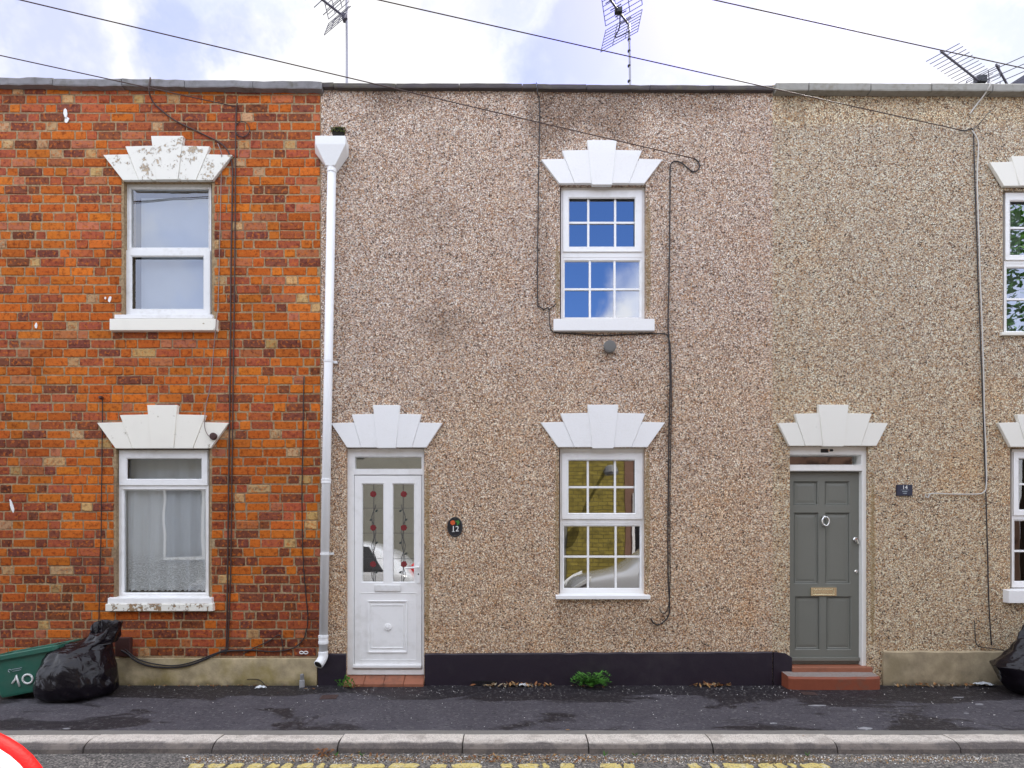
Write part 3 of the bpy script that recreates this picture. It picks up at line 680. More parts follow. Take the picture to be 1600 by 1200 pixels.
for k in range(10):
    a = k*2*math.pi/10; b.lathe(c+Vector((.03*math.cos(a), 0, .03*math.sin(a))), (0, -1, 0), [(0, .008), (.012, .006), (.014, .001)], 8)
b.build('boss', M['upvc'], door)
q = rect(585, 914, 626, 924, yL-.012); MB().box(q[0], q[1], yL-.014, yL-.0005, q[2], q[3]).build('letterbox', M['upvc_old'], door, bevel=.004)
q = rect(551, 1039, 658.3, 1044, yL-.03); MB().prism([(q[0], q[2]), (q[1], q[2]), (q[1], q[3]), (q[0], q[3])], yL-.032, yL-.0005).build('weather_bar', M['whitep'], door, bevel=.006)
c = P(654, 890, yL); b = MB(); b.box(c.x-.017, c.x+.017, yL-.010, yL-.0004, Z(911, yL), Z(880, yL)); b.tube(smooth_path([c+Vector((0, -.008, .025)), c+Vector((0, -.045, .026)), c+Vector((-.03, -.052, .024)), c+Vector((-.12, -.05, .018))], 4), .009, 10); b.build('handle', M['upvc'], door, bevel=.002)
b = MB(); b.lathe(c+Vector((0, -.0100, -.045)), (0, -1, 0), [(0, .008), (.003, .007)], 12); b.build('keyhole', M['black'], door)
def rose(cx, cz, y, s):
    b = MB()
    for ring, (rr, pr, k) in enumerate(((.030, .017, 7), (.015, .013, 5), (0, .010, 1))):
        for i in range(k):
            a = i*2*math.pi/k+ring*.5; x, z = cx+s*rr*math.cos(a)*.8, cz+s*rr*math.sin(a)*.8
            poly = [(x+s*pr*math.cos(t*math.pi/4)*R.uniform(.85, 1.15), z+s*pr*math.sin(t*math.pi/4)*R.uniform(.85, 1.15)) for t in range(8)]
            b.prism(poly, y-.001-.0012*ring-.0002*i, y+.0004)
    return b
for q, sx in ((p1, -1), (p2, 1)):
    yy = yL+.0245; cx = (q[0]+q[1])/2+.006*(-sx); b = MB()
    for zz in (805, 833, 872): 
        z = Z((794, 833, 873)[(805, 833, 872).index(zz)], yy); b.box(q[0], q[1], yy-.0015, yy+.001, z-.0018, z+.0018)
    zs = [q[2]+(q[3]-q[2])*k/24 for k in range(25)]
    b.tube([Vector((cx, yy-.001, z)) for z in zs], .0026, 5)
    b.tube([Vector((cx+.022*math.sin(k*.9)*sx, yy-.002, z)) for k, z in enumerate(zs)][:20], .0026, 5)
    b.tube([Vector((cx-.018*math.sin(k*.7+1)*sx, yy-.002, z)) for k, z in enumerate(zs)][:16], .0022, 5)
    b.build('lead_came', M['lead'], door)
    for zz in (772, 824.5, 881.5): rose(cx+.006*sx, Z(zz, yy), yy-.003, .80).build('rose', M['rose'], door)
    for zz, s in ((798, 1), (812, -1), (848, 1), (865, -1), (894, 1)):
        b = MB()
        px_, pz = cx+.028*s*-sx, Z(zz, yy); b.prism([(px_-.016, pz-.010), (px_+.004, pz-.014), (px_+.017, pz+.011), (px_-.005, pz+.010)], yy-.003, yy-.0012)
        b.build('leaf_motif', M['sgreen'], door)
b = MB()       # tiled step under the white door
for k in range(4):
    xa, xb = X(538+k*31.2, -.03), X(538+(k+1)*31.2-.6, -.03)
    b.add([(xa, -.075, -.02), (xb, -.075, -.02), (xb, .05, -.02), (xa, .05, -.02), (xa, -.075, .028), (xb, -.075, .028), (xb, .05, Z(1054.8, .05)), (xa, .05, Z(1054.8, .05))], [(0,3,2,1),(4,5,6,7),(0,1,5,4),(1,2,6,5),(2,3,7,6),(3,0,4,7)])
b.build('doorstep', M['tile'], h12, bevel=.004)
# ---------------------------------------------------------------- house number 14
h14 = thing('terraced_house', (4.6, 0, 0), 'greyer pebbledashed terraced house with buff plinth and grey door at the right', 'house', 'terraced houses in the row')
H14L, H14R = X(1207.3), 8.2
op14 = [rect(1567.5, 297, 1706, 521), rect(1579, 700, 1712, 921), (X(1234.5), X(1357), -.09, Z(697.5))]
shell(h14, H14L, H14R, Z(132), op14, M['pebble14'], yfront=.006)
b = MB(); zt = Z(1019, -.022); xa, xb = X(1380, -.022), H14R; n = 60; vs = []
for k in range(n+1):
    x = xa+(xb-xa)*k/n; dz = .010*mnoise.noise((x*5, 3, 1))+.006
    for y, z in ((.0075, -.1), (-.022, -.1), (-.022, zt+dz-.01), (-.01, zt+dz), (.0075, zt+dz+.004)): vs.append((x+(.02*z if k == 0 else 0), y, z))
b.add(vs, [(k*5+j, (k+1)*5+j, (k+1)*5+j+1, k*5+j+1) for k in range(n) for j in range(4)]+[(0, 1, 2, 3, 4), tuple(n*5+j for j in range(4, -1, -1))])
b.build('plinth', M['plinth14'], h14, recalc=True)
b = MB(); xa, xb = H14L+.001, X(1238, -.02)
b.prism([(xa, -.1), (xb, -.1), (xb, Z(1028, -.02)), (X(1228, -.02), Z(1021, -.02)), (xa, Z(1019, -.02))], -.018, .0055); b.build('plinth_return', M['plinth_black'], h14, bevel=.004)
b = MB(); ed = [H14L, X(1264, -.08), X(1361, -.08), X(1456, -.08), X(1551.5, -.08), X(1648, -.08), X(1744, -.08), H14R]
for a, c in zip(ed[:-1], ed[1:]):
    f = lambda x: Z(127.5+(x-X(1210))/(X(1600)-X(1210))*2.2, -.08); d = R.uniform(-.003, .003)
    cop(b, a+.005, c-.005, f(a)+d, f(c)+d, .080, -.08, jit=.003)
b.build('coping', M['concrete'], h14, recalc=True)
MB().box(H14L+.002, H14R, .008, .2, Z(139), Z(131.5)).build('parapet_bed', M['concrete'], h14)
# dark slate roof rising behind the parapet at the right
b = MB(); b.prism([(X(1570, 3.5), 5.2), (X(1800, 3.5), 5.2), (X(1800, 3.5), Z(60, 3.5)), (X(1690, 3.5), Z(60, 3.5)), (X(1578, 3.5), Z(131, 3.5))], 3.5, 5.9); b.build('rear_roof', M['slate'], h14)
lintel(h14, 1636, 290, 66.5, ((89, 253), (56, 244), (23, 226)), M['cream2'], 3, 'cream lintel cut by the right edge over the upper window')
lintel(h14, 1647, 698, 67, ((86.5, 660.5), (58, 647.5), (24, 632)), M['cream2'], 2, 'cream lintel cut by the right edge over the lower window')
lintel(h14, 1302, 696.5, 68, ((86, 661), (60, 646.5), (23.5, 632.5)), M['cream2'], 1, 'cream stepped lintel over the grey door')
two = ((.33, .67), (.50,))
window(h14, (1569, 299, 1705, 521), ((1573, 303, 1700, 404), (1579, 314, 1694, 398)), ((1572, 412, 1702, 518), (1573.5, 418, 1700, 517)), M['upvc'], M['glass'], yF=.05, proud=('u',), bars={'u': two, 'l': two},
       sill=[(1566, 518.5, 1708, 523.5, -.03, M['cream2'])])
window(h14, (1581, 702, 1711, 918), ((1586, 708, 1706, 803), (1593, 717, 1699, 796)), ((1584, 811, 1708, 911), (1585.5, 814, 1706, 908)), M['upvc'], M['glass_dim'], yF=.05, proud=('u',), bars={'u': two, 'l': two},
       sill=[(1576.5, 923, 1716, 942.5, -.07, M['whitep'])])
# ---- grey panelled door
yD = .10
fr = rect(1234, 697, 1358.5, 1039, yD)
dfr = MB().plate(fr[0]-.05, fr[1], fr[2], fr[3], [rect(1228, 712, 1341, 727, yD), rect(1228, 737, 1342, 1038.5, yD)], yD-.06, yD+.08, ch=.006).build('door_frame', M['whitewood'], h14, bevel=.003)
q = rect(1227, 711, 1342, 728, yD+.03); MB().box(q[0], q[1], yD+.03, yD+.035, q[2], q[3]).build('pane', M['glass_dim'], dfr)
yL = yD+.0
cells = [rect(a, t, b_, d, yL) for t, d, sh in ((753, 788, 0), (802, 911, 1), (933, 1014, 3)) for a, b_ in ((1241+sh*.8, 1277+sh), (1290+sh*.8, 1326+sh))]
lf = (X(1228, yL), X(1343.5, yL), Z(1037, yL), Z(738, yL))
door = MB().plate(*lf, cells, yL, yL+.03, ch=.008).build('door', M['greydoor'], h14, bevel=.002); door['label'] = 'grey six-panel door with brass letterbox and chrome knocker'
for (a, b_, c_, d_) in cells:
    k = .014; bb = MB(); x0, x1, z0, z1 = a, b_, c_, d_
    loops = [[(x0, yL+.018, z0), (x1, yL+.018, z0), (x1, yL+.018, z1), (x0, yL+.018, z1)], [(x0+k*.4, yL+.010, z0+k*.4), (x1-k*.4, yL+.010, z0+k*.4), (x1-k*.4, yL+.010, z1-k*.4), (x0+k*.4, yL+.010, z1-k*.4)],
             [(x0+k, yL+.017, z0+k), (x1-k, yL+.017, z0+k), (x1-k, yL+.017, z1-k), (x0+k, yL+.017, z1-k)], [(x0+k*3, yL+.012, z0+k*3), (x1-k*3, yL+.012, z0+k*3), (x1-k*3, yL+.012, z1-k*3), (x0+k*3, yL+.012, z1-k*3)]]
    bb.add([v for l in loops for v in l], [(l*4+i, l*4+(i+1) % 4, l*4+4+(i+1) % 4, l*4+4+i) for l in range(3) for i in range(4)]+[(12, 13, 14, 15)]); bb.build('panel', M['greydoor'], door, recalc=True)
q = rect(1267, 918, 1307, 931, yL-.01); b = MB().plate(q[0], q[1], q[2], q[3], [(q[0]+.03, q[1]-.03, q[2]+.018, q[3]-.018)], yL-.012, yL-.0005, ch=.003); b.box(q[0]+.031, q[1]-.031, yL-.008, yL-.004, q[2]+.019, q[3]-.019)
b.build('letterbox', M['brass'], door, bevel=.002)
c = P(1287, 815, yL); b = MB()      # doctor-style knocker
b.lathe(c+Vector((0, -.0005, .045)), (0, -1, 0), [(0, .026), (.01, .024), (.025, .016), (.034, .004)], 16)
b.lathe(c+Vector((0, -.0005, -.035)), (0, -1, 0), [(0, .020), (.01, .018), (.02, .006)], 14)
b.tube(smooth_path([c+Vector((-.012, -.03, .05)), c+Vector((-.034, -.04, .02)), c+Vector((-.032, -.042, -.02)), c+Vector((0, -.044, -.045)), c+Vector((.03, -.042, -.02)), c+Vector((.03, -.04, .025)), c+Vector((.01, -.03, .05))], 5), .008, 8)
b.build('knocker', M['chrome'], door, smooth=True)
c = P(1336, 845, yL); b = MB(); b.lathe(c+Vector((0, -.0005, .012)), (0, -1, 0), [(0, .026), (.012, .026), (.02, .018), (.03, .016), (.032, .002)], 16); b.tube([c+Vector((.0, -.03, .012)), c+Vector((.012, -.034, -.03))], .012, 8); b.build('door_lock', M['chrome'], door, smooth=False)
c = P(1337, 893, yL); MB().lathe(c+Vector((0, -.0005, 0)), (0, -1, 0), [(0, .017), (.008, .017), (.013, .011), (.014, .002)], 14).build('keyhole_cover', M['chrome'], door)
q = rect(1236, 1027, 1343, 1033, yL-.02); MB().prism([(q[0], q[2]), (q[1], q[2]), (q[1], q[3]), (q[0], q[3])], yL-.03, yL-.0005).build('weather_bar', M['greydoor'], door, bevel=.006)
b = MB(); q = rect(1236, 1041.5, 1361, 1049, .0); b.box(q[0], q[1], -.035, yL+.02, q[2]-.02, q[3]); b.build('door_sill', M['tile'], h14, bevel=.008)
b = MB(); yy = -.20; q = rect(1234, 1058, 1377.5, 1077, yy)
n = 20; vs = []
for k in range(n+1):
    t = k/n; x = q[0]+(q[1]-q[0])*t; yb_ = yy+.03*(abs(2*t-1)**6)
    for (y, z) in ((0.0, -.05), (yb_, -.05), (yb_-.004, q[3]-.02), (yb_+.012, q[3]+.0), (0.0, q[3]+.014)): vs.append((x, y, z+.004*mnoise.noise((x*6, y*4, 2))))
b.add(vs, [(k*5+j, (k+1)*5+j, (k+1)*5+j+1, k*5+j+1) for k in range(n) for j in range(3)]+[(0, 1, 2, 3, 4), tuple(n*5+j for j in range(4, -1, -1))])
b.add(vs, [(k*5+3, (k+1)*5+3, (k+1)*5+4, k*5+4) for k in range(n)], None, 1)
b.build('doorstep', [M['redstep'], M['stepgrey']], h14, recalc=True)
# ================================================================ CURTAINS
def sheet(name, r, y, mat, label, cat, amp, freq, hem=0, nz=30, group=None, ph=0):
    x0, x1, z0, z1 = r; b = MB()
    def fn(u, v):
        x = x0+(x1-x0)*u; z = z0+(z1-z0)*v
        a = amp*(.35+.65*(1-v)); yy = y+a*math.sin(u*freq+ph+.6*math.sin(u*7+v*2))+.4*a*math.sin(u*freq*2.3+ph)
        if hem and v < .001: z += hem*abs(math.sin(u*freq*1.6))
        return (x, yy, z)
    b.grid(fn, 120, nz); return tag(b.build(name, mat, smooth=True), label, cat, group)
sheet('net_curtain', rect(188, 764, 325, 925, .11), .130, M['lace'], 'white lace net curtain behind the lower window of the brick house', 'curtain', .026, 30, .02)
b = MB(); 
sheet('net_curtain', rect(186, 703, 326, 757, .22), .24, M['lace'], 'plain net strip behind the small top light of the brick house', 'curtain', .012, 24)
sheet('roller_blind', rect(219, 308, 335, 500, .17), .19, M['blind'], 'pale blue grey blind filling the upper window of the brick house', 'blind', .002, 5)
for (a, c, lab) in ((1560, 1600, 'grey curtain at the left of the upper right-hand window'),):
    sheet('curtain', rect(a, 300, c, 525, .15), .18, M['curtain'], lab, 'curtain', .02, 20)
# ================================================================ WALL FITTINGS
def fit(name, mb, mat, label, cat, **kw): return tag(mb.build(name, mat, **kw), label, cat)
t = thing('vent_cap', P(951, 545), 'round grey vent cap under the middle upper window', 'vent')
c = P(951, 545); MB().lathe(c, (0, -1, 0), [(0, .05), (.045, .05), (.047, .060), (.085, .062), (.09, .056)], 28).build('cowl', M['vent'], t, smooth=False, bevel=.002)
MB().lathe(c+Vector((0, -.0895, 0)), (0, -1, 0), [(0, .050), (.004, .046), (.005, .01)], 28).build('face_disc', M['vent'], t)
# oval number plaque 12
c = P(711, 823.5); t = thing('house_number_plaque', c, 'black oval plaque with a red rose and number 12', 'sign')
n = 40; el = lambda rx, rz, y: [(c.x+rx*math.cos(2*math.pi*k/n), y, c.z+rz*math.sin(2*math.pi*k/n)) for k in range(n)]
loops = [el(.076, .100, .0), el(.078, .102, -.010), el(.070, .094, -.018), el(.066, .090, -.016)]
b = MB(); b.add([v for l in loops for v in l], [(l*n+k, l*n+(k+1) % n, l*n+n+(k+1) % n, l*n+n+k) for l in range(3) for k in range(n)]+[tuple(3*n+k for k in range(n))]); b.build('plate', M['plaque'], t, recalc=True)
b = text_mb('12', .078, c+Vector((.004, -.018, -.020)), .003)
for (dx, dz, w) in ((-.0150, -.0462, .013),): b.box(c.x+dx-w, c.x+dx+w, -.0198, -.0165, c.z+dz-.0025, c.z+dz+.0025)
b.build('number', M['white'], t)
rose(c.x-.022, c.z+.044, -.018, .62).build('rose_motif', simple('orange_red_enamel', C4(.72, .12, .03), .4, 80, .4), t)
b = MB()
for a in (.2, 1.2, 2.4, -.7, -1.5):
    d = Vector((math.cos(a), 0, math.sin(a))); o = Vector((c.x+.025, 0, c.z+.045)); s = Vector((-d.z, 0, d.x))
    pts = [o, o+d*.014+s*.008, o+d*.03, o+d*.014-s*.008]; b.prism([(p.x, p.z) for p in pts], -.0185, -.0155)
b.build('leaf_motif', simple('green_enamel', C4(.06, .26, .04), .4, 80, .4), t, recalc=True)
for dz in (.083, -.083): MB().lathe(c+Vector((0, -.0155, dz)), (0, -1, 0), [(0, .004), (.002, .003)], 8).build('screw', M['chrome'], t)
# slate plaque 14
c = P(1412.5, 766); t = thing('house_number_plaque', c, 'small dark slate rectangle with number 14 on the right-hand house', 'sign')
MB().box(c.x-.078, c.x+.078, -.014, .008, c.z-.056, c.z+.056).build('plate', M['navy'], t, bevel=.003)
text_mb('14', .056, c+Vector((0, -.0145, .026)), .002).build('number', M['white'], t)
b = MB()
for z, w in ((.002, .042),): b.box(c.x-w, c.x+w, -.0152, -.0138, c.z+z-.0012, c.z+z+.0012)
for z, w, n in ((-.014, .026, 9), (-.033, .019, 6)):
    for k in range(n):
        x = c.x-w+2*w*k/n; b.box(x, x+2*w/n*.72, -.0152, -.0138, c.z+z-R.uniform(.004, .0055), c.z+z+R.uniform(.003, .0065))
b.build('small_lettering', M['palegrey'], t)
# camera above the grey door
c = P(1288, 705, .065); t = thing('door_sensor', c, 'small black sensor above the grey door', 'sensor')
MB().box(c.x-.05, c.x+.03, .035, .0695, c.z-.018, c.z+.020).build('body', M['black'], t, bevel=.005)
MB().tube([c+Vector((.03, -.01, .005)), c+Vector((.055, -.02, .006)), c+Vector((.075, -.02, .005))], [.016, .014, .012], 10).build('eye_stalk', M['black'], t, smooth=True)
MB().lathe(c+Vector((.03, -.03, .004)), (0, -1, 0), [(0, .010), (.004, .009), (.005, .002)], 12).build('lens', M['chrome'], t)
# brown disc, nail, boxes
c = P(334, 682, -.04); t = MB().lathe(c, (0, -1, 0), [(-.002, .036), (.018, .036), (.026, .030), (.028, .004)], 24); tag(t.build('junction_disc', M['junction']), 'round brown junction disc on the cream lintel', 'junction box')
c = P(160, 622); tag(MB().lathe(c+Vector((0, .004, 0)), (0, -1, 0), [(0, .016), (.03, .018), (.045, .014), (.047, .003)], 14).build('wall_hook', M['junction']), 'small rusty wall hook left of the brick house lower window', 'hook')
c = P(196, 1009); t = MB().box(c.x-.075, c.x+.075, -.05, -.0, c.z-.10, c.z+.09); t = tag(t.build('junction_box', M['junction'], bevel=.006), 'dark brown rectangular box on the bricks beside the black bag', 'junction box')
c = P(475, 1019.5); b = MB(); 
for dx in (-.022, .022): b.tube([c+Vector((dx+.020*math.cos(k*math.pi/6), -.007, .013*math.sin(k*math.pi/6))) for k in range(12)], .0055, 6, closed=True)
tag(b.build('wall_clip', M['white'], smooth=True), 'tiny white double ring fixed low beside the downpipe', 'clip')
c = P(473, 1072, -.05); t = thing('pipe_stub', (c.x, -.07, 0), 'short grey pipe stub standing at the plinth below the downpipe', 'pipe')
MB().lathe((c.x, -.07, -.02), (0, 0, 1), [(0, .026), (.085, .026), (.088, .022), (.09, .020)], 16).build('sleeve', simple('pale_stub_sleeve', C4(.36, .36, .37), .5, 40, .3), t)
MB().lathe((c.x, -.07, .068), (0, 0, 1), [(0, .019), (.05, .020), (.058, .016), (.062, .006)], 16).build('cap', M['galv'], t)
for (px, py, wx, wy, rot, lab) in ((514, 1089.5, .15, .13, .12, 'rusty iron cover set in the pavement left of the white door'), (1264, 1084, .13, .10, -.1, 'rusty iron cover set in the pavement below the grey door step')):
    y = GY(py); c = Vector(((px-HX)/F*(CY+y), y, .0045)); b = MB()
    M4 = Matrix.Translation(c) @ Matrix.Rotation(rot, 4, 'Z')
    fb = MB(); fb.box(-wx/2, wx/2, -wy/2, wy/2, -.02, .002)
    for k in range(5): fb.box(-wx*.42, wx*.42, -wy*.4+k*wy*.18, -wy*.4+k*wy*.18+.008, .002, .0045)
    fb.v = [M4 @ v for v in fb.v]; tag(fb.build('stopcock_cover', M['cover']), lab, 'cover')
# ================================================================ CABLES
def cable(pts, r, mat, label, y=-.012, cat='cable', k=6, wob=.004, name='wall_cable'):
    w = [Vector((X(p[0], p[2] if len(p) > 2 else y), p[2] if len(p) > 2 else y, Z(p[1], p[2] if len(p) > 2 else y))) for p in pts]
    w = smooth_path(w, k); w = [v+Vector((wob*mnoise.noise((v.z*2.3, v.x, 3)), 0, 0)) for v in w]
    return tag(MB().tube(w, r, 6).build(name, mat, smooth=True), label, cat)
cable([(235, 121, -.075), (233, 140, -.08), (238, 157, -.03), (250, 170), (275, 189), (318, 210), (345, 224), (358, 240), (363, 262), (363, 300), (361, 420), (360, 560), (358, 700), (356, 860), (354, 1005), (352, 1021)], .0075, M['cable_brown'], 'thick brown cable dropping over the brick house coping and down the wall')
cable([(371, 161), (369, 180), (368, 240), (367, 400), (365, 560), (363, 700), (361, 860), (358, 960), (356, 1018)], .0065, M['cable_brown'], 'thinner brown cable running straight down the bricks right of the windows')
cc_ = [(368, 196)]+[(379+11*math.cos(a), 202+12*math.sin(a)) for a in [math.pi+k*math.pi/6 for k in range(13)]]+[(368, 212)]
cable(cc_, .004, M['cable'], 'small coil of black wire near the top of the brick wall', k=3)
cable([(340, 224), (346, 240, -.045), (346, 262), (344, 350), (341, 470), (338, 500, -.07), (337, 514, -.07), (334, 545), (329, 600), (322, 632), (320, 650, -.05), (320, 668, -.05), (325, 680, -.05), (332, 682, -.055)], .0042, simple('grey_phone_wire', C4(.28, .22, .20), .6, 30, .3), 'thin grey phone wire running down to the junction disc')
cable([(160, 624, -.03), (160, 640), (159, 760), (157, 860), (155, 950), (154, 982)], .0045, M['cable'], 'thin dark wire hanging from the wall hook to the black bag')
cable([(475, 588), (474, 640), (472, 760), (473, 860), (478, 930), (481, 965), (477, 992), (466, 1008), (450, 1015), (425, 1018), (398, 1016)], .0055, M['cable'], 'black cable hanging down the bricks beside the downpipe')
cable([(190, 1016, -.045), (200, 1022, -.05), (212, 1032, -.05), (236, 1041, -.04), (270, 1043, -.035), (300, 1038, -.035), (330, 1026, -.03), (350, 1018, -.02), (385, 1016), (400, 1016)], .010, M['cable'], 'thick black cable drooping across the cement plinth')
cable([(196, 1014, -.045), (214, 1029, -.05), (240, 1037, -.045), (272, 1040, -.04), (302, 1034, -.035), (334, 1022, -.03), (356, 1014, -.02)], .007, M['cable'], 'second black cable drooping over the cement plinth beside the thick one')
cable([(380, 1022), (398, 1012), (420, 1002), (436, 992), (441, 1002), (443, 1016)], .005, M['cable'], 'short black wire bent to a peak low on the bricks')
cable([(386, 1062, -.026), (392, 1061, -.026), (404, 1062, -.026), (411, 1067, -.028), (414, 1073, -.03)], .003, M['cable'], 'short black wire end lying on the mossy plinth')
cable([(839, 129, -.055), (840, 145, -.058), (843, 160), (843, 200), (841, 300), (840, 400), (840, 472), (843, 479), (850, 483), (857, 481), (858, 495), (859, 508), (866, 519), (900, 521.5), (940, 524), (990, 522), (1030, 521), (1042, 523), (1046, 530)], .0055, M['cable'], 'black cable dropping from the coping and under the middle upper window sill')
cable([(856, 484), (861, 481), (867, 476), (869, 472, .02)], .005, M['cable'], 'short cable end entering beside the middle upper window')
cable([(1084, 247), (1092, 254), (1092, 264), (1083, 268), (1074, 262), (1066, 255), (1055, 252), (1048, 258), (1047, 280), (1046, 400), (1044, 500), (1046, 540), (1047, 600), (1045, 700), (1044, 820), (1044, 900), (1046, 940), (1046, 958), (1040, 969), (1029, 976), (1021, 973), (1017, 966)], .0065, M['cable'], 'long black cable looping down the wall right of the middle windows')
cable([(1043, 525), (1048, 545), (1049, 640), (1047, 760), (1047, 900), (1045, 945), (1040, 957), (1034, 957), (1030, 950)], .0045, M['cable'], 'thinner black wire beside the long cable right of the lower middle window')
cable([(1498, 203), (1508, 204.5), (1520, 203), (1522, 240), (1525, 330), (1530, 480), (1536, 640), (1540, 760), (1543, 860), (1545, 940), (1549, 1008)], .006, M['cable'], 'black cable running down the right-hand house wall')
cable([(1519, 204), (1526, 215), (1529, 230), (1527, 290), (1532, 440), (1536, 560), (1538, 640), (1541, 720), (1541, 758), (1537, 769), (1525, 772), (1490, 772), (1456, 771), (1451, 777), (1447, 776), (1446, 772)], .0062, M['cable_white'], 'pale cable running down the right-hand house then left towards the slate plaque', y=-.018)
cable([(1548, 127, -.085), (1546, 135, -.09), (1538, 148, -.05), (1527, 162), (1515, 178)], .0075, M['cable_white'], 'short white cable coming over the right-hand coping')
cable([(1520, 202), (1530, 194), (1541, 180), (1548, 174)], .004, M['cable'], 'short forked black wire end high on the right-hand wall')
cable([(1522, 969, 0), (1523, 975), (1524, 1000), (1528, 1009), (1540, 1012), (1556, 1014), (1572, 1017)], .0045, M['cable'], 'black wire from a wall hole to the right-hand plinth')
PT = Vector((-26, -6.5, 1.55+5.75))
def drop(px, py, dz, label, y=-.03, over=None, r=.0048):
    a = over or P(px, py, y); b_ = PT+Vector((0, 0, dz)); pts = []
    L = (b_-a).length
    for k in range(41):
        t = k/40; p = a.lerp(b_, t); p.z -= .012*L*4*t*(1-t)*.35; pts.append(p)
    return tag(MB().tube(pts, r, 6).build('overhead_cable', M['cable_brown'], smooth=True), label, 'cable', 'overhead service cables')
drop(370, 167, .10, 'lowest overhead cable meeting the top of the brick wall')
drop(1086, 248, .55, 'overhead cable crossing the middle house to the window loop')
drop(1500, 203, .25, 'overhead cable passing in front of the middle rooftop aerial')
drop(0, 0, .15, 'overhead cable crossing the sky at the upper right', over=P(1900, 172, -.03))
t = thing('utility_pole', (PT.x, PT.y, RZ), 'tall timber utility pole carrying the overhead cables', 'pole')
MB().lathe((PT.x, PT.y-.12, -.3), (0, 0, 1), [(0, .14), (8.0, .10), (8.2, .10)], 14).build('shaft', M['tarwood'], t)
MB().box(PT.x-.5, PT.x+.5, PT.y-.2, PT.y-.05, 7.2, 7.35).build('crossarm', M['tarwood'], t)
# ================================================================ AERIALS
def yagi(root, o, d, L, els, w0, w1, er, matb, boom_r=.011):
    d = Vector(d).normalized(); s = d.cross(Vector((0, 0, 1))).normalized()
    MB().tube([o, o+d*L], boom_r, 8).build('boom', matb, root)
    for k in range(els):
        t = (k+.5)/els; c = o+d*L*t; w = w0+(w1-w0)*t
        MB().tube([c-s*w/2, c+s*w/2], er*1.05, 5).build('element', M['aerial_dark'], root)
def grid_refl(root, o, d, up, w, h, n):
    """two mesh wings of the corner reflector behind the dipole"""
    d = Vector(d).normalized(); s = d.cross(Vector((0, 0, 1))).normalized()
    for sg in (1, -1):
        e = (d*.35+Vector((0, 0, sg))).normalized(); b = MB()
        for k in range(n):
            c = o+e*(.03+h*k/(n-1)); b.tube([c-s*w/2, c+s*w/2], .0042, 5)
        for q in (-.5, -.17, .17, .5): b.tube([o+e*.03+s*w*q, o+e*(.03+h)+s*w*q], .0055, 5)
        b.build('reflector', M['aerial_dark'], root)
def mast(root, px, y, py_top, r=.016):
    a = Vector((X(px, y), y, Z(130, y)-.9)); b_ = Vector((X(px, y), y, Z(py_top, y)))
    mid = a.lerp(b_, .5)+Vector((.012, 0, 0)); MB().tube(smooth_path([a, mid, b_], 5), r, 10).build('mast', M['alu'], root, smooth=True); return b_
y = 1.6; t = thing('tv_aerial', (X(541, y), y, 5.56), 'rooftop aerial on a tall mast above the brick house joint, cut by the top edge', 'aerial', 'rooftop television aerials')
mast(t, 541, y, -70, .019); o = P(540, 28, y)
yagi(t, o, (-.62, -.78, 0), .95, 7, .40, .26, .005, M['aerial_dark'], .014); grid_refl(t, o+Vector((-.06, -.07, 0)), (-.62, -.78, 0), 0, .42, .20, 5)
MB().box(o.x-.04, o.x+.03, o.y-.04, o.y+.04, o.z-.035, o.z+.035).build('clamp', M['aerial_dark'], t, bevel=.006)
MB().tube([P(541, -6, y), P(541, -6, y)+Vector((.09, -.03, .05))], .03, 8).build('second_clamp', M['aerial_dark'], t)
y = 1.4; t = thing('tv_aerial', (X(982.5, y), y, 5.56), 'rooftop grid aerial on a mast over the middle of the middle house', 'aerial', 'rooftop television aerials')
top = mast(t, 983, y, 38, .015); o = P(981, 37, y); d = (-.62, -.78, 0); dd = Vector(d).normalized()
yagi(t, o, d, .85, 7, .16, .12, .006, M['aerial_dark'], .013); grid_refl(t, o+dd*.10, d, 0, .50, .36, 8)
c = o+dd*.24; MB().box(c.x-.045, c.x+.045, c.y-.03, c.y+.03, c.z-.03, c.z+.03).build('dipole_box', M['black'], t, bevel=.008)
MB().tube(smooth_path([c+Vector((.02, 0, -.03)), c+Vector((.03, .1, -.12)), c+Vector((.0, .2, -.16)), top+Vector((0, -.02, -.1))], 5), .008, 6).build('lead_wire', M['cable'], t)
for py in (62, 80, 103, 127):
    c = P(983, py, y); MB().lathe(c-Vector((0, 0, .01)), (0, 0, 1), [(0, .017), (.002, .021), (.018, .021), (.02, .017)], 10).build('tape_band', M['black'], t)
y = 1.5; t = thing('tv_aerial', (X(1545, y), y, 5.56), 'long many-rod aerial poking above the right-hand parapet', 'aerial', 'rooftop television aerials')
mast(t, 1545, y, 126, .016); o = P(1531, 128, y); d = Vector(P(1470, 80, .75)-o)
yagi(t, o, (d.x, d.y, d.z), d.length, 12, .30, .33, .0042, M['aerial_dark'], .012); 
MB().box(o.x-.05, o.x+.06, o.y-.05, o.y+.05, o.z-.03, o.z+.06).build('dipole_box', M['black'], t, bevel=.008)
grid_refl(t, o+Vector((.13, .1, .0)), (d.x, d.y, 0), 0, .34, .14, 4)
y = 1.9; t = thing('radio_aerial', (X(1575, y), y, 5.56), 'short four-rod aerial rising beside the dark roof at the far right', 'aerial')
o = P(1577, 138, y); a = P(1556.5, 101, y-.55); mast(t, 1577, y, 136, .016); d = a-o
yagi(t, o, (d.x, d.y, d.z), d.length, 4, .52, .50, .0048, M['aerial_dark'], .013)
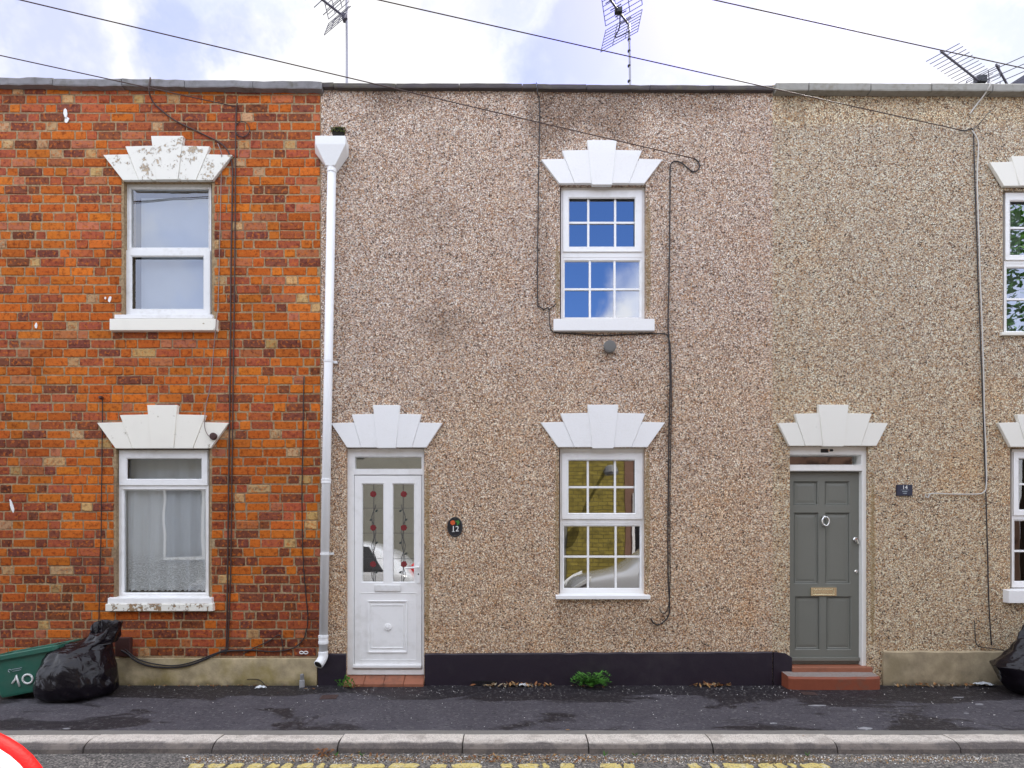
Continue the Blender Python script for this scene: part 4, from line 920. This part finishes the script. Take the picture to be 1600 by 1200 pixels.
# ================================================================ BINS AND BAGS
def bag(base, prof, seed, amp=1.0, lip=0, nu=44, nv=30):
    """crumpled polythene sack: prof rows = (height, centre dx, centre dy, rx, ry); creased facets, lightly smoothed"""
    b = MB(); rg = random.Random(int(seed*10))
    def interp(v):
        t = v*(len(prof)-1); i = min(int(t), len(prof)-2); f = t-i; f = f*f*(3-2*f)*.5+f*.5
        return [prof[i][k]*(1-f)+prof[i+1][k]*f for k in range(5)]
    def fn(u, v):
        h, dx, dy, rx, ry = interp(v); a = 2*math.pi*(u+(.5/nu)*(int(round(v*(nv-1))) % 2))
        q = Vector((math.cos(a)*1.5, math.sin(a)*1.5, h*2.6+seed))
        n1 = mnoise.noise(q); n2 = mnoise.noise(q*1.7+Vector((5, 1, 2)))
        k = 1+amp*(.14*n1+.05-.20*max(0, .22-abs(n2)))
        fold = .045*math.sin(a*7+h*4+seed+2.5*n1)*min(1, v*1.6)
        if lip and v > .66: h -= lip*max(0, -math.sin(a+.35))**1.5*min(1, (v-.66)/.16)
        jt = .014*amp*min(1, rx/.2)
        return (base[0]+dx+math.cos(a)*rx*(k+fold)+rg.uniform(-jt, jt), base[1]+dy+math.sin(a)*ry*(k+fold)+rg.uniform(-jt, jt), max(base[2]+.002, base[2]+h+amp*.03*n2*v+rg.uniform(-jt, jt)*min(1, v*4)))
    b.grid(fn, nu, nv, closed_u=True)
    b.f.append(tuple(range(nu-1, -1, -1))); b.mi.append(0)
    return b
bx = X(119, -.42)
b = bag((bx, -.42, 0), [(0, .0, 0, .27, .22), (.05, .015, 0, .315, .28), (.14, .02, 0, .315, .29), (.26, .02, .0, .295, .27), (.36, .01, .02, .28, .25), (.44, -.01, .05, .265, .20), (.475, .02, .07, .235, .165), (.485, .12, .10, .165, .14), (.53, .175, .12, .13, .12), (.60, .19, .13, .128, .11), (.68, .195, .14, .132, .10), (.675, .195, .14, .112, .08), (.56, .195, .13, .085, .055), (.45, .16, .1, .07, .05)], 2.0, lip=.15)
tag(b.build('rubbish_bag', M['bag'], smooth=True, sub=2), 'crumpled black rubbish bag with open top beside the green box', 'bag')
bx = X(1655, -.36)
b = bag((bx, -.36, 0), [(0, .0, 0, .40, .24), (.05, -.0, 0, .47, .27), (.14, -.02, 0, .50, .28), (.27, -.08, .0, .53, .27), (.32, -.05, .0, .50, .25), (.40, .0, .02, .40, .22), (.50, .03, .03, .36, .17), (.58, .03, .05, .33, .13), (.66, .03, .05, .30, .10), (.69, .03, .05, .1, .05)], 8.3, amp=1.1)
tag(b.build('rubbish_bag', M['bag'], smooth=True, sub=2), 'black rubbish bag cut by the right edge at the buff plinth', 'bag')
# green recycling box, tilted against the bag
Mx = Matrix.Translation((X(50, -.42)+.035, -.36, .055)) @ Matrix.Rotation(rad(-10), 4, 'Y') @ Matrix.Rotation(rad(7), 4, 'Z')
t = thing('recycling_box', (X(50, -.42), -.36, 0), 'open green plastic recycling box painted with the number 10', 'recycling box')
def rr(hx, hy, z, r=.05, n=5):
    out = []
    for (sx, sy, a0) in ((1, 1, 0), (-1, 1, 90), (-1, -1, 180), (1, -1, 270)):
        for k in range(n):
            a = rad(a0+90*k/(n-1)); out.append(Mx @ Vector((sx*(hx-r)+r*math.cos(a), sy*(hy-r)+r*math.sin(a), z)))
    return out
b = MB(); Ls = [rr(.255, .165, 0), rr(.262, .170, .02), rr(.295, .195, .34), rr(.295, .195, .345), rr(.325, .222, .345), rr(.328, .225, .385), rr(.318, .215, .392), rr(.298, .195, .388), rr(.288, .188, .34), rr(.25, .16, .03)]
n = 20; b.add([v for l in Ls for v in l], [(i*n+k, i*n+(k+1) % n, i*n+n+(k+1) % n, i*n+n+k) for i in range(len(Ls)-1) for k in range(n)]+[tuple(range(n-1, -1, -1)), tuple((len(Ls)-1)*n+k for k in range(n))])
b.build('tub', M['green'], t, recalc=True, bevel=.003)
b = MB()
def stroke(pts, r=.009): 
    b.tube([Mx @ Vector((x, -.168-.030*z/.34*.95-.0055, z)) for x, z in pts], r, 6)
off = -.095
stroke([(off-.02, .115), (off+.015, .15), (off+.03, .185), (off+.031, .13), (off+.035, .075)])
stroke([(off+.115+.042*math.cos(a)*1.0, .130+.042*math.sin(a)) for a in [k*math.pi/8+.6 for k in range(17)]])
b.build('painted_number', M['white'], t, smooth=True)
b = MB()
b.tube([Mx @ Vector((off-.01+.013*math.cos(k*.55), -.200, .235+.013*math.sin(k*.55))) for k in range(9)], .003, 5)
for zz, w in ((.243, .085), (.226, .075)):
    for k in range(8): x0_ = off+.012+w*k/8; b.tube([Mx @ Vector((x0_, -.2005, zz)), Mx @ Vector((x0_+w/8*.7, -.2005, zz+R.uniform(-.002, .002)))], .0035, 4)
b.build('printed_logo', M['palegrey'], t)
# ================================================================ PLANTS
def frond_leaf(b, base, d, L, up, pinn=7):
    d = Vector(d).normalized(); side = d.cross(Vector((0, 0, 1))).normalized(); pts = []
    for k in range(9):
        s = k/8; pts.append(base+d*L*s+Vector((0, 0, up*math.sin(s*2.4)*L)))
    b.tube(pts, [.004*(1-.7*k/8) for k in range(9)], 4)
    for k in range(1, 9):
        p = pts[k]; ll = L*.34*(1-.55*abs(k/8-.45))
        for s in (-1, 1):
            q = (side*s*.85+d*.55+Vector((0, 0, R.uniform(-.1, .45)))).normalized(); w = q.cross(Vector((R.uniform(-.2, .2), R.uniform(-.2, .2), 1))).normalized()*ll*.17
            e = p+q*ll; b.add([p, p+q*ll*.4+w, e, p+q*ll*.4-w], [(0, 1, 2, 3)])
            for f in (.45, .75):
                m = p+q*ll*f
                for s2 in (-1, 1):
                    e2 = m+(q*.6+w.normalized()*s2).normalized()*ll*.33; b.add([m-q*.004, m+q*.006+w*.3*s2, e2, m+q*.010], [(0, 1, 2, 3)])
b = MB(); bp = Vector((X(924, -.09), -.09, .0))
for k in range(26):
    a = R.uniform(-.15, math.pi+.15)+math.pi if k < 19 else R.uniform(0, 2*math.pi)
    frond_leaf(b, bp+Vector((R.uniform(-.02, .02), 0, .01)), (math.cos(a), math.sin(a)*.8 if math.sin(a) < 0 else .1, 0), R.uniform(.10, .185), R.uniform(.25, 1.0))
for k in range(9):
    frond_leaf(b, bp+Vector((R.uniform(-.02, .02), -.01, .02)), (R.uniform(-.9, .9), -1, 0), R.uniform(.06, .11), R.uniform(.9, 1.7))
for v in b.v: v.y = min(v.y, -.026)
tag(b.build('weed_plant', M['leafgreen']), 'feathery green weed growing at the foot of the black plinth', 'plant')
b = MB()
for k in range(26):
    p = Vector((X(R.uniform(528, 556), -.10), R.uniform(-.15, -.085), R.uniform(.0, .03))); d = Vector((R.uniform(-1, 1), R.uniform(-1, .1), R.uniform(.3, 1.6))).normalized(); e = p+d*R.uniform(.03, .11)
    b.tube([p, e], .002, 4); s = d.cross(Vector((0, 1, .3))).normalized()*R.uniform(.008, .016); u = d*R.uniform(.018, .034); b.add([e, e+u*.5+s, e+u, e+u*.5-s], [(0, 1, 2, 3)])
tag(b.build('weed_plant', M['leafgreen']), 'small weed sprouting at the left end of the white door step', 'plant')
b = MB()
for px, py in ((992, 1180), (566, 1180), (525, 1172), (945, 1179), (1262, 1182)):
    y0 = -1.74; x0_ = (px-HX)/F*(CY+y0)
    for k in range(9):
        a = R.uniform(0, 6.28); e = Vector((x0_+.03*math.cos(a), y0+.02*math.sin(a)-.01, RZ+R.uniform(.01, .04))); b.add([(x0_-.004, y0, RZ), (x0_+.004, y0, RZ), e], [(0, 1, 2)])
tag(b.build('gutter_weeds', M['leafgreen']), 'tiny green sprouts along the kerb joint line', 'plants', kind='stuff')
# ================================================================ LEAVES, GRIT AND LITTER
def leaf_mesh(s, curl):
    vs = [(0, -1, 0), (-.32, -.35, .10*curl), (-.38, .15, .16*curl), (0, 1, .25*curl), (.38, .15, .16*curl), (.30, -.4, .1*curl), (0, -.3, -.05*curl), (0, .3, 0)]
    return [Vector(v)*s for v in vs], [(0, 6, 1), (1, 6, 7, 2), (2, 7, 3), (0, 5, 6), (5, 4, 7, 6), (4, 3, 7)]
def litter(name, n, place, mats, smin, smax, label):
    b = MB()
    for k in range(n):
        p = Vector(place()); vs, fs = leaf_mesh(R.uniform(smin, smax), R.uniform(.2, 1.8)); m = Matrix.Translation(p+Vector((0, 0, smax*.25))) @ Matrix.Rotation(R.uniform(0, 6.28), 4, 'Z') @ Matrix.Rotation(R.uniform(-.7, .7), 4, 'X') @ Matrix.Rotation(R.uniform(-.5, .5), 4, 'Y')
        b.add([m @ v for v in vs], fs, None, R.randrange(len(mats)))
    return tag(b.build(name, mats), label, 'leaves', kind='stuff')
def band(px0, px1, y0, y1, z=0.0, h=.02):
    def f():
        y = R.uniform(y0, y1); return ((R.triangular(px0, px1)-HX)/F*(CY+y), y, z+R.uniform(0, h))
    return f
LB = [M['leafbrown'], M['leaftan'], M['grit']]
litter('leaf_litter', 90, band(730, 875, -.10, -.028), LB, .016, .036, 'dry brown leaves drifted against the black plinth by the air vent')
litter('leaf_litter', 60, band(1075, 1150, -.09, -.028), LB, .016, .034, 'dry brown leaves drifted against the black plinth left of the red step')
litter('leaf_litter', 70, band(1395, 1555, -.10, -.03), LB, .013, .030, 'dry orange leaves along the foot of the buff plinth')
litter('leaf_litter', 90, band(185, 500, -.07, -.028, h=.006), LB, .006, .016, 'crumbs and dry leaves along the foot of the mossy cement plinth')
litter('leaf_litter', 26, band(532, 565, -.15, -.08), LB, .010, .022, 'dry leaves at the left end of the white door step')
litter('leaf_litter', 26, band(892, 955, -.14, -.06, h=.01), LB, .008, .02, 'orange leaves under the green weed')
litter('leaf_litter', 420, band(270, 1180, -1.89, -1.735, RZ, .006), LB, .007, .020, 'leaf crumbs along the gutter below the kerb')
litter('leaf_litter', 30, band(492, 528, -1.80, -1.725, RZ, .05), [M['leafbrown']], .012, .024, 'clump of brown leaves stuck to the kerb face left of centre')
lf_n = 0
leaf0 = None
spots = [(887, 1143, 'tan leaf lying on the kerb edge right of centre', .020), (560, 1178, 'large tan leaf in the gutter under the white door', .026), (627, 1174, 'orange leaf in the gutter right of the white door', .016), (1130, 1183, 'curled orange leaf beside the muddy hollow', .024), (490, 1078, 'brown curled leaf at the foot of the downpipe', .020), (478, 1078, 'yellowish leaf beside the pipe stub', .018),
         (374, 1084, 'small tan leaf on the pavement right of the cement plinth wires', .012), (434, 1085, 'tiny orange leaf on the pavement left of the downpipe', .009), (985, 1143, 'small tan leaf on the kerb right of the weed', .010), (808, 1184, 'upright pink-brown leaf in the gutter left of centre', .020), (128, 1176, 'orange leaf in the gutter at the left joint', .018), (1255, 1152, 'flat tan leaf on the kerb below the red step', .014)]
for px, py, lab, s in spots:
    onroad = py > 1168; z = RZ if onroad else 0; y = GY(py, z); p = Vector(((px-HX)/F*(CY+y), y, z+.012))
    vs, fs = leaf_mesh(s, R.uniform(.6, 1.4)); me = MB(); m = Matrix.Translation(p) @ Matrix.Rotation(R.uniform(0, 6.28), 4, 'Z') @ Matrix.Rotation(R.uniform(-.3, .3), 4, 'X')
    me.add([m @ v for v in vs], fs); tag(me.build('fallen_leaf', M['leaftan'] if 'tan' in lab or 'yellow' in lab else M['leafbrown']), lab, 'leaf', 'single fallen leaves')
def chips(name, n, place, mat, smin, smax, label, cat):
    b = MB(); mats = mat if isinstance(mat, list) else [mat]
    for k in range(n):
        p = Vector(place()); q = R.uniform(smin, smax); a = R.uniform(0, 6.28)
        vs = [p+Vector((q*math.cos(a+i*2.1)*R.uniform(.5, 1), q*math.sin(a+i*2.1)*R.uniform(.5, 1), 0)) for i in range(3)]+[p+Vector((0, 0, q*R.uniform(.4, .9)))]
        b.add(vs, [(0, 1, 3), (1, 2, 3), (2, 0, 3)], None, R.randrange(len(mats)))
    return tag(b.build(name, mats), label, cat, kind='stuff')
def onpave():
    y = -.04-1.3*R.random()**1.8; return ((R.uniform(190, 1560)-HX)/F*(CY+y), y, .0)
chips('white_specks', 330, onpave, M['petal'], .003, .008, 'white specks of grit scattered over the dark pavement', 'grit')
def nearwall():
    c = R.choice([1100, 1180, 620, 960, 700, 880, 1210]); y = R.uniform(-.45, -.03); return ((R.gauss(c, 60)-HX)/F*(CY+y), y, .0)
chips('white_specks', 170, nearwall, M['petal'], .003, .0075, 'white petals and grit close to the black plinth', 'grit')
def gut():
    y = R.triangular(-1.90, -1.722, -1.80); return ((R.uniform(285, 1560)-HX)/F*(CY+y), y, RZ)
chips('gutter_grit', 5200, gut, [M['grit'], M['grit'], M['leaftan'], M['petal'], M['cover']], .004, .011, 'fine grit and gravel gathered along the gutter', 'grit')
chips('gutter_grit', 500, gut, M['petal'], .002, .006, 'pale gravel chips gathered along the gutter', 'grit')
def paper(px, py, w, h, lab, z=0.0):
    y = GY(py, z); c = Vector(((px-HX)/F*(CY+y), y, z)); b = MB(); se = R.uniform(0, 50)
    b.grid(lambda u, v: (c.x+(u-.5)*w, c.y+(v-.5)*w*.5, c.z+.004+h*(.5+mnoise.noise((u*3.1+se, v*2.7, 1)))), 12, 8)
    tag(b.build('paper_scrap', M['paper']), lab, 'litter', 'scraps of pale litter')
paper(407, 1076, .10, .022, 'crumpled white scrap at the foot of the mossy cement plinth')
paper(820, 1073, .11, .030, 'pale scrap among the leaves at the black plinth')
paper(1537, 1072, .19, .045, 'pale blue scrap beside the right-hand black bag')
def smear(px, py, w, d, lab):
    y = GY(py); c = ((px-HX)/F*(CY+y), y); n = 18; b = MB()
    ring = [(c[0]+w*math.cos(2*math.pi*k/n)*R.uniform(.6, 1.1), c[1]+d*math.sin(2*math.pi*k/n)*R.uniform(.5, 1.1)) for k in range(n)]
    b.add([(x, yy, .006-.012*max(0, -.9-yy)) for x, yy in ring]+[(x, yy, -.003-.012*max(0, -.9-yy)) for x, yy in ring], [tuple(range(n))]+[(k, n+k, n+(k+1) % n, (k+1) % n) for k in range(n)])
    tag(b.build('dropping', simple('chalky_smear', C4(.34, .34, .36), .9, 60, .6) if 'chalky_smear' not in bpy.data.materials else bpy.data.materials['chalky_smear'], recalc=True), lab, 'smear', 'pale smears on the pavement')
smear(1278, 1103, .085, .018, 'long pale smear on the pavement below the red step')
smear(1352, 1138, .055, .035, 'round pale smear at the kerb edge right of the red step')
smear(1335, 1110, .02, .012, 'tiny pale smear just right of the long one')
smear(1498, 1090, .05, .010, 'upper of the pale smears near the right-hand bag')
smear(1530, 1101, .04, .014, 'pale smear closest to the right-hand bag')
smear(1510, 1115, .022, .010, 'lowest small pale smear near the right-hand bag')
smear(104, 1138, .03, .012, 'small pale smear on the pavement below the black bag')
smear(1208, 1130, .03, .012, 'faint pale smear on the pavement left of the red step')
# ================================================================ CARS
def car(paint, loc, rz, label, L=4.0):
    t = thing('parked_car', (0, 0, 0), label, 'car', 'parked cars')
    # front at +x.  stations: x, half width, bottom, shoulder height, top half width, top height
    S = [(0.0, .50, .34, .52, .46, .54), (-.05, .66, .24, .60, .56, .64), (-.16, .76, .20, .68, .64, .73), (-.40, .82, .19, .76, .68, .82), (-.75, .84, .19, .82, .70, .89), (-1.02, .85, .19, .86, .70, .95), (-1.30, .85, .19, .89, .63, 1.18), (-1.62, .85, .19, .90, .58, 1.38), (-2.0, .85, .19, .91, .57, 1.46), (-2.6, .85, .19, .92, .57, 1.46), (-3.2, .85, .19, .93, .56, 1.40), (-3.6, .84, .2, .93, .54, 1.22), (-3.85, .80, .24, .90, .56, .98), (-3.97, .72, .3, .84, .54, .86), (-4.0, .60, .36, .74, .48, .76)]
    b = MB(); ring = []
    for (x, w, zb, zs, wt, zt_) in S:
        half = [(0, zb), (w*.8, zb), (w*.97, zb+.08), (w, (zb+zs)/2), (w*.985, zs-.06), (w*.95, zs), ((w*.95*.35+wt*.65), zs*.35+zt_*.65), (wt*.9, zt_-.01), (wt*.5, zt_+.015), (0, zt_+.02)]
        ring.append([(x, y, z) for y, z in half]+[(x, -y, z) for y, z in half[-2:0:-1]])
    n = len(ring[0]); b.add([v for r in ring for v in r], [(i*n+k, i*n+(k+1) % n, i*n+n+(k+1) % n, i*n+n+k) for i in range(len(S)-1) for k in range(n)]+[tuple(range(n)), tuple((len(S)-1)*n+k for k in range(n-1, -1, -1))])
    b.build('body', paint, t, smooth=True, sub=2, recalc=True)
    for s in (-1, 1):
        g = MB(); pts = [(-1.20, .90), (-1.62, 1.32), (-2.05, 1.40), (-2.6, 1.40), (-3.15, 1.34), (-3.45, .96)]
        yy = lambda z: s*(.835-.245*max(0, (z-.9)/.5))
        poly = pts if s > 0 else pts[::-1]
        g.add([(x, yy(z)+s*.012, z) for x, z in poly]+[(x, yy(z)-s*.05, z) for x, z in poly], [tuple(range(6))]+[(k, (k+1) % 6, 6+(k+1) % 6, 6+k) for k in range(6)])
        g.build('side_window', M['glass_car'] if False else M['black'], t, recalc=True)
        h = MB(); h.grid(lambda u, v: (-.035-.36*u**1.3+.03, s*(.56+.235*u**.6)+s*.015, .555+.045*v+.17*u+.06*v*u), 10, 6)
        h.build('headlamp', M['lampclear'], t, smooth=True, solid=.02)
        for x in (-.75, -3.2):
            w = MB(); w.lathe((x, s*.66, .30), (0, s, 0), [(0, .20), (.01, .29), (.03, .31), (.16, .31), (.19, .29), (.195, .21), (.17, .19)], 28); wh = w.build('wheel', M['rubber'], t)
            MB().lathe((x, s*.84, .30), (0, s, 0), [(-.02, .195), (.0, .19), (.012, .06), (.018, .01)], 20).build('rim', M['alu'], wh)
    MB().add([(-1.06, -.60, .955), (-1.06, .60, .955), (-1.60, .50, 1.375), (-1.60, -.50, 1.375), (-1.06, -.60, .925), (-1.06, .60, .925), (-1.60, .50, 1.345), (-1.60, -.50, 1.345)], [(0,1,2,3),(4,7,6,5),(0,4,5,1),(1,5,6,2),(2,6,7,3),(3,7,4,0)]).build('windscreen', M['black'], t, recalc=True)
    MB().box(-.03, .012, -.30, .30, .40, .49).build('grille', M['black'], t, bevel=.01)
    t.location = loc; t.rotation_euler = (0, 0, rz); return t
t = car(M['silver'], (-5.64, -4.90, RZ), math.pi, 'white parked car cut by the lower left corner, showing its red tail lamp')
lc = P(-147, 1323, -4.60); ax = Vector((.64, -.69, .34)).normalized()
def lamp(name, prof, mat):
    b = MB(); b.lathe(lc, ax, prof, 48); c_ = b.build(name, mat, None, smooth=True); c_.parent = t; c_.matrix_parent_inverse = (Matrix.Translation(t.location) @ Matrix.Rotation(math.pi, 4, 'Z')).inverted(); return c_
lamp('tail_lamp', [(-.20, .24), (-.09, .300), (-.02, .317), (.004, .314), (.018, .300), (.028, .2770)], M['redlens'])
lamp('reversing_lamp', [(-.02, .2765), (.028, .2762), (.036, .262), (.040, .2405)], M['lampclear'])
lamp('lamp_centre', [(-.02, .2400), (.036, .2398), (.044, .15), (.048, .01)], M['palegrey'])
car(M['silver'], (1.03, -5.22, RZ), math.pi, 'silver parked car mirrored in the lower middle window')
# ================================================================ HOUSES ACROSS THE STREET (seen in the window panes)
def opp(x0, x1, zt_, mat, wins, label):
    t = thing('facing_house', ((x0+x1)/2, -8.2, 0), label, 'house', 'houses across the street')
    MB().box(x0, x1, -13, -8.2, -.1, zt_).build('wall', mat, t)
    MB().box(x0, x1, -13.1, -8.1, zt_, zt_+.12).build('roof', M['slate'], t)
    for (xc, zc, w, h) in wins:
        f = MB().box(xc-w/2-.07, xc+w/2+.07, -8.2, -8.16, zc-h/2-.07, zc+h/2+.07).build('window', M['upvc'], t)
        MB().box(xc-w/2, xc+w/2, -8.16, -8.152, zc-h/2, zc+h/2).build('pane', M['black'], f)
opp(1.30, 2.66, 5.4, M['yellowwall'], [], 'ochre painted house across the street, mirrored in the lower middle window')
t = thing('street_tree', (11.4, -7.2, 0), 'leafy street tree across the road, mirrored in the upper right-hand window', 'tree')
MB().tube(smooth_path([(11.4, -7.2, -.1), (11.35, -7.15, 2), (11.5, -7.25, 4), (11.4, -7.2, 6.5)], 4), [.16]*5+[.12]*5+[.06]*3, 10).build('trunk', M['tarwood'], t, smooth=True)
b = MB(); cl_ = [Vector((11.4+R.gauss(0, 1.1), -7.2+R.gauss(0, .9), 6.9+R.gauss(0, 1.4))) for _ in range(60)]
for k in range(5200):
    p = R.choice(cl_)+Vector((R.gauss(0, .32), R.gauss(0, .32), R.gauss(0, .28))); a = Vector((R.uniform(-1, 1), R.uniform(-1, 1), R.uniform(-.6, .6)))*.11; c = Vector((R.uniform(-1, 1), R.uniform(-1, 1), R.uniform(-.6, .6)))*.07
    b.add([p-a, p+c, p+a, p-c], [(0, 1, 2, 3)])
b.build('crown', M['leafgreen'], t)
t = thing('wall_lamp', (2.2, -8.2, 2.95), 'lamp on a bracket arm across the street, mirrored in the lower middle window', 'lamp')
MB().tube(smooth_path([(2.2, -8.19, 2.95), (2.2, -7.7, 3.0), (2.2, -7.2, 2.98)], 5), .035, 8).build('arm', M['galv'], t, smooth=True)
MB().lathe((2.2, -7.25, 2.80), (0, 0, 1), [(0, .13), (.05, .15), (.16, .12), (.2, .04)], 14).build('head', M['galv'], t)
opp(2.67, 12, 5.6, M['opp_brown'], [(3.3, 1.7, .8, 1.4), (3.3, 4.2, .8, 1.3), (6.5, 1.4, .8, 1.4)], 'brown brick house across the street at the right')
opp(-14, 1.29, 5.4, M['opp_grey'], [(-7.75, 1.75, .85, 1.6), (-4.0, 4, .9, 1.3), (-4.3, 1.6, .8, 1.5), (-7.75, 4.3, .9, 1.3), (-.6, 4, .9, 1.3)], 'grey rendered house across the street at the left')
# ================================================================ SKY, SUN, CAMERA
SUN_EL, SUN_AZ = 50, 40        # azimuth from +Y towards +X
g = G('World', True); sc.world = g.m
d = g.n('TexCoord', out='Generated')
sky = g.n('TexSky', sky_type='NISHITA', sun_disc=False, sun_elevation=rad(SUN_EL), sun_rotation=rad(SUN_AZ), air_density=1.0, dust_density=1.0, ozone_density=2.0)
wn = g.noise(d, 5.0, 6, .6, out=1); warp = g.vmath('SCALE', g.vmath('SUBTRACT', wn, (.5, .5, .5)))
warp.node.inputs['Scale'].default_value = .34
dw = g.vmath('ADD', d, warp)
wb = g.vmath('SCALE', warp); wb.node.inputs['Scale'].default_value = .40
dwb = g.vmath('ADD', d, wb)
def dirn(px, py, back=False): 
    v = Vector((px-HX, -F if back else F, HY-py)).normalized(); return tuple(v)
blue = 0.0
for (px, py, r, k, back) in ((895, 60, .12, 1.0, 0), (1025, 80, .085, 1.0, 0), (965, 95, .06, .7, 0), (355, 20, .06, .35, 0), (1215, 60, .09, .20, 0), (30, 40, .10, .22, 0), (1390, 100, .10, .15, 0),
                            (900, 310, .155, 1.0, 1), (895, 430, .085, 1.0, 1), (250, 330, .16, .30, 1), (275, 450, .10, .42, 1), (1600, 370, .2, .45, 1), (40, 5, .10, .50, 0), (300, 25, .09, .5, 0), (1260, 25, .10, .35, 0), (720, 10, .07, .4, 0)):
    ds = g.vmath('DISTANCE', dwb if back else dw, dirn(px, py, back), out='Value')
    f = g.math('MULTIPLY', g.sstep(ds, r, r*(.62 if back else .30)), k)
    blue = f if blue == 0.0 else g.math('MAXIMUM', blue, f)
wisp = g.sstep(g.noise(d, 3.2, 7, .62), .52, .75)
sepz = g.n('SeparateXYZ', {0: d}, out=2); sepy = g.n('SeparateXYZ', {0: d}, out=1)
over = g.math('MULTIPLY', wisp, g.math('MULTIPLY', g.sstep(sepz, .82, .95), .6))
blue = g.math('MAXIMUM', blue, over)
shade = g.noise(dw, 4.0, 5, .6)
front = g.math('MULTIPLY', g.sstep(sepy, .1, .6), g.sstep(sepz, .95, .7))
cw = g.mix(g.sstep(shade, .42, .58), C4(.80, .85, 1.0), C4(1.0, 1.0, 1.0))
cl = g.mix(front, C4(11, 11.2, 11.6), C4(5.7, 5.7, 5.7))
cl = g.mix(1.0, cl, cw, 'MULTIPLY')
skyb = g.mix(g.sstep(sepy, .0, -.3), g.mix(1.0, sky, C4(1.15, 1.0, 1.45), 'MULTIPLY'), g.mix(1.0, sky, C4(.8, 1.15, 1.9), 'MULTIPLY'))
colr = g.mix(blue, cl, skyb)
bg = g.n('Background', {'Color': colr, 'Strength': .10}); g.t.links.new(bg, g.out.inputs[0])
su = bpy.data.lights.new('sun', 'SUN'); su.energy = 3.2; su.angle = rad(.53); su.color = (1, .95, .86)
so = bpy.data.objects.new('sun', su); COL.objects.link(so)
s = Vector((math.sin(rad(SUN_AZ))*math.cos(rad(SUN_EL)), math.cos(rad(SUN_AZ))*math.cos(rad(SUN_EL)), math.sin(rad(SUN_EL))))
so.rotation_euler = (-s).to_track_quat('-Z', 'Y').to_euler(); so.location = s*40
cam = bpy.data.cameras.new('camera'); co = bpy.data.objects.new('camera', cam); COL.objects.link(co)
co.location = (0, -CY, CH); co.rotation_euler = (rad(90), 0, 0)
cam.sensor_width = 36; cam.lens = 36*F/1600; cam.shift_y = (HY-600)/1600; cam.clip_end = 500; cam.clip_start = .05
sc.camera = co
sc.view_settings.view_transform = 'Standard'; sc.view_settings.look = 'None'; sc.view_settings.exposure = 1.0; sc.view_settings.gamma = 1
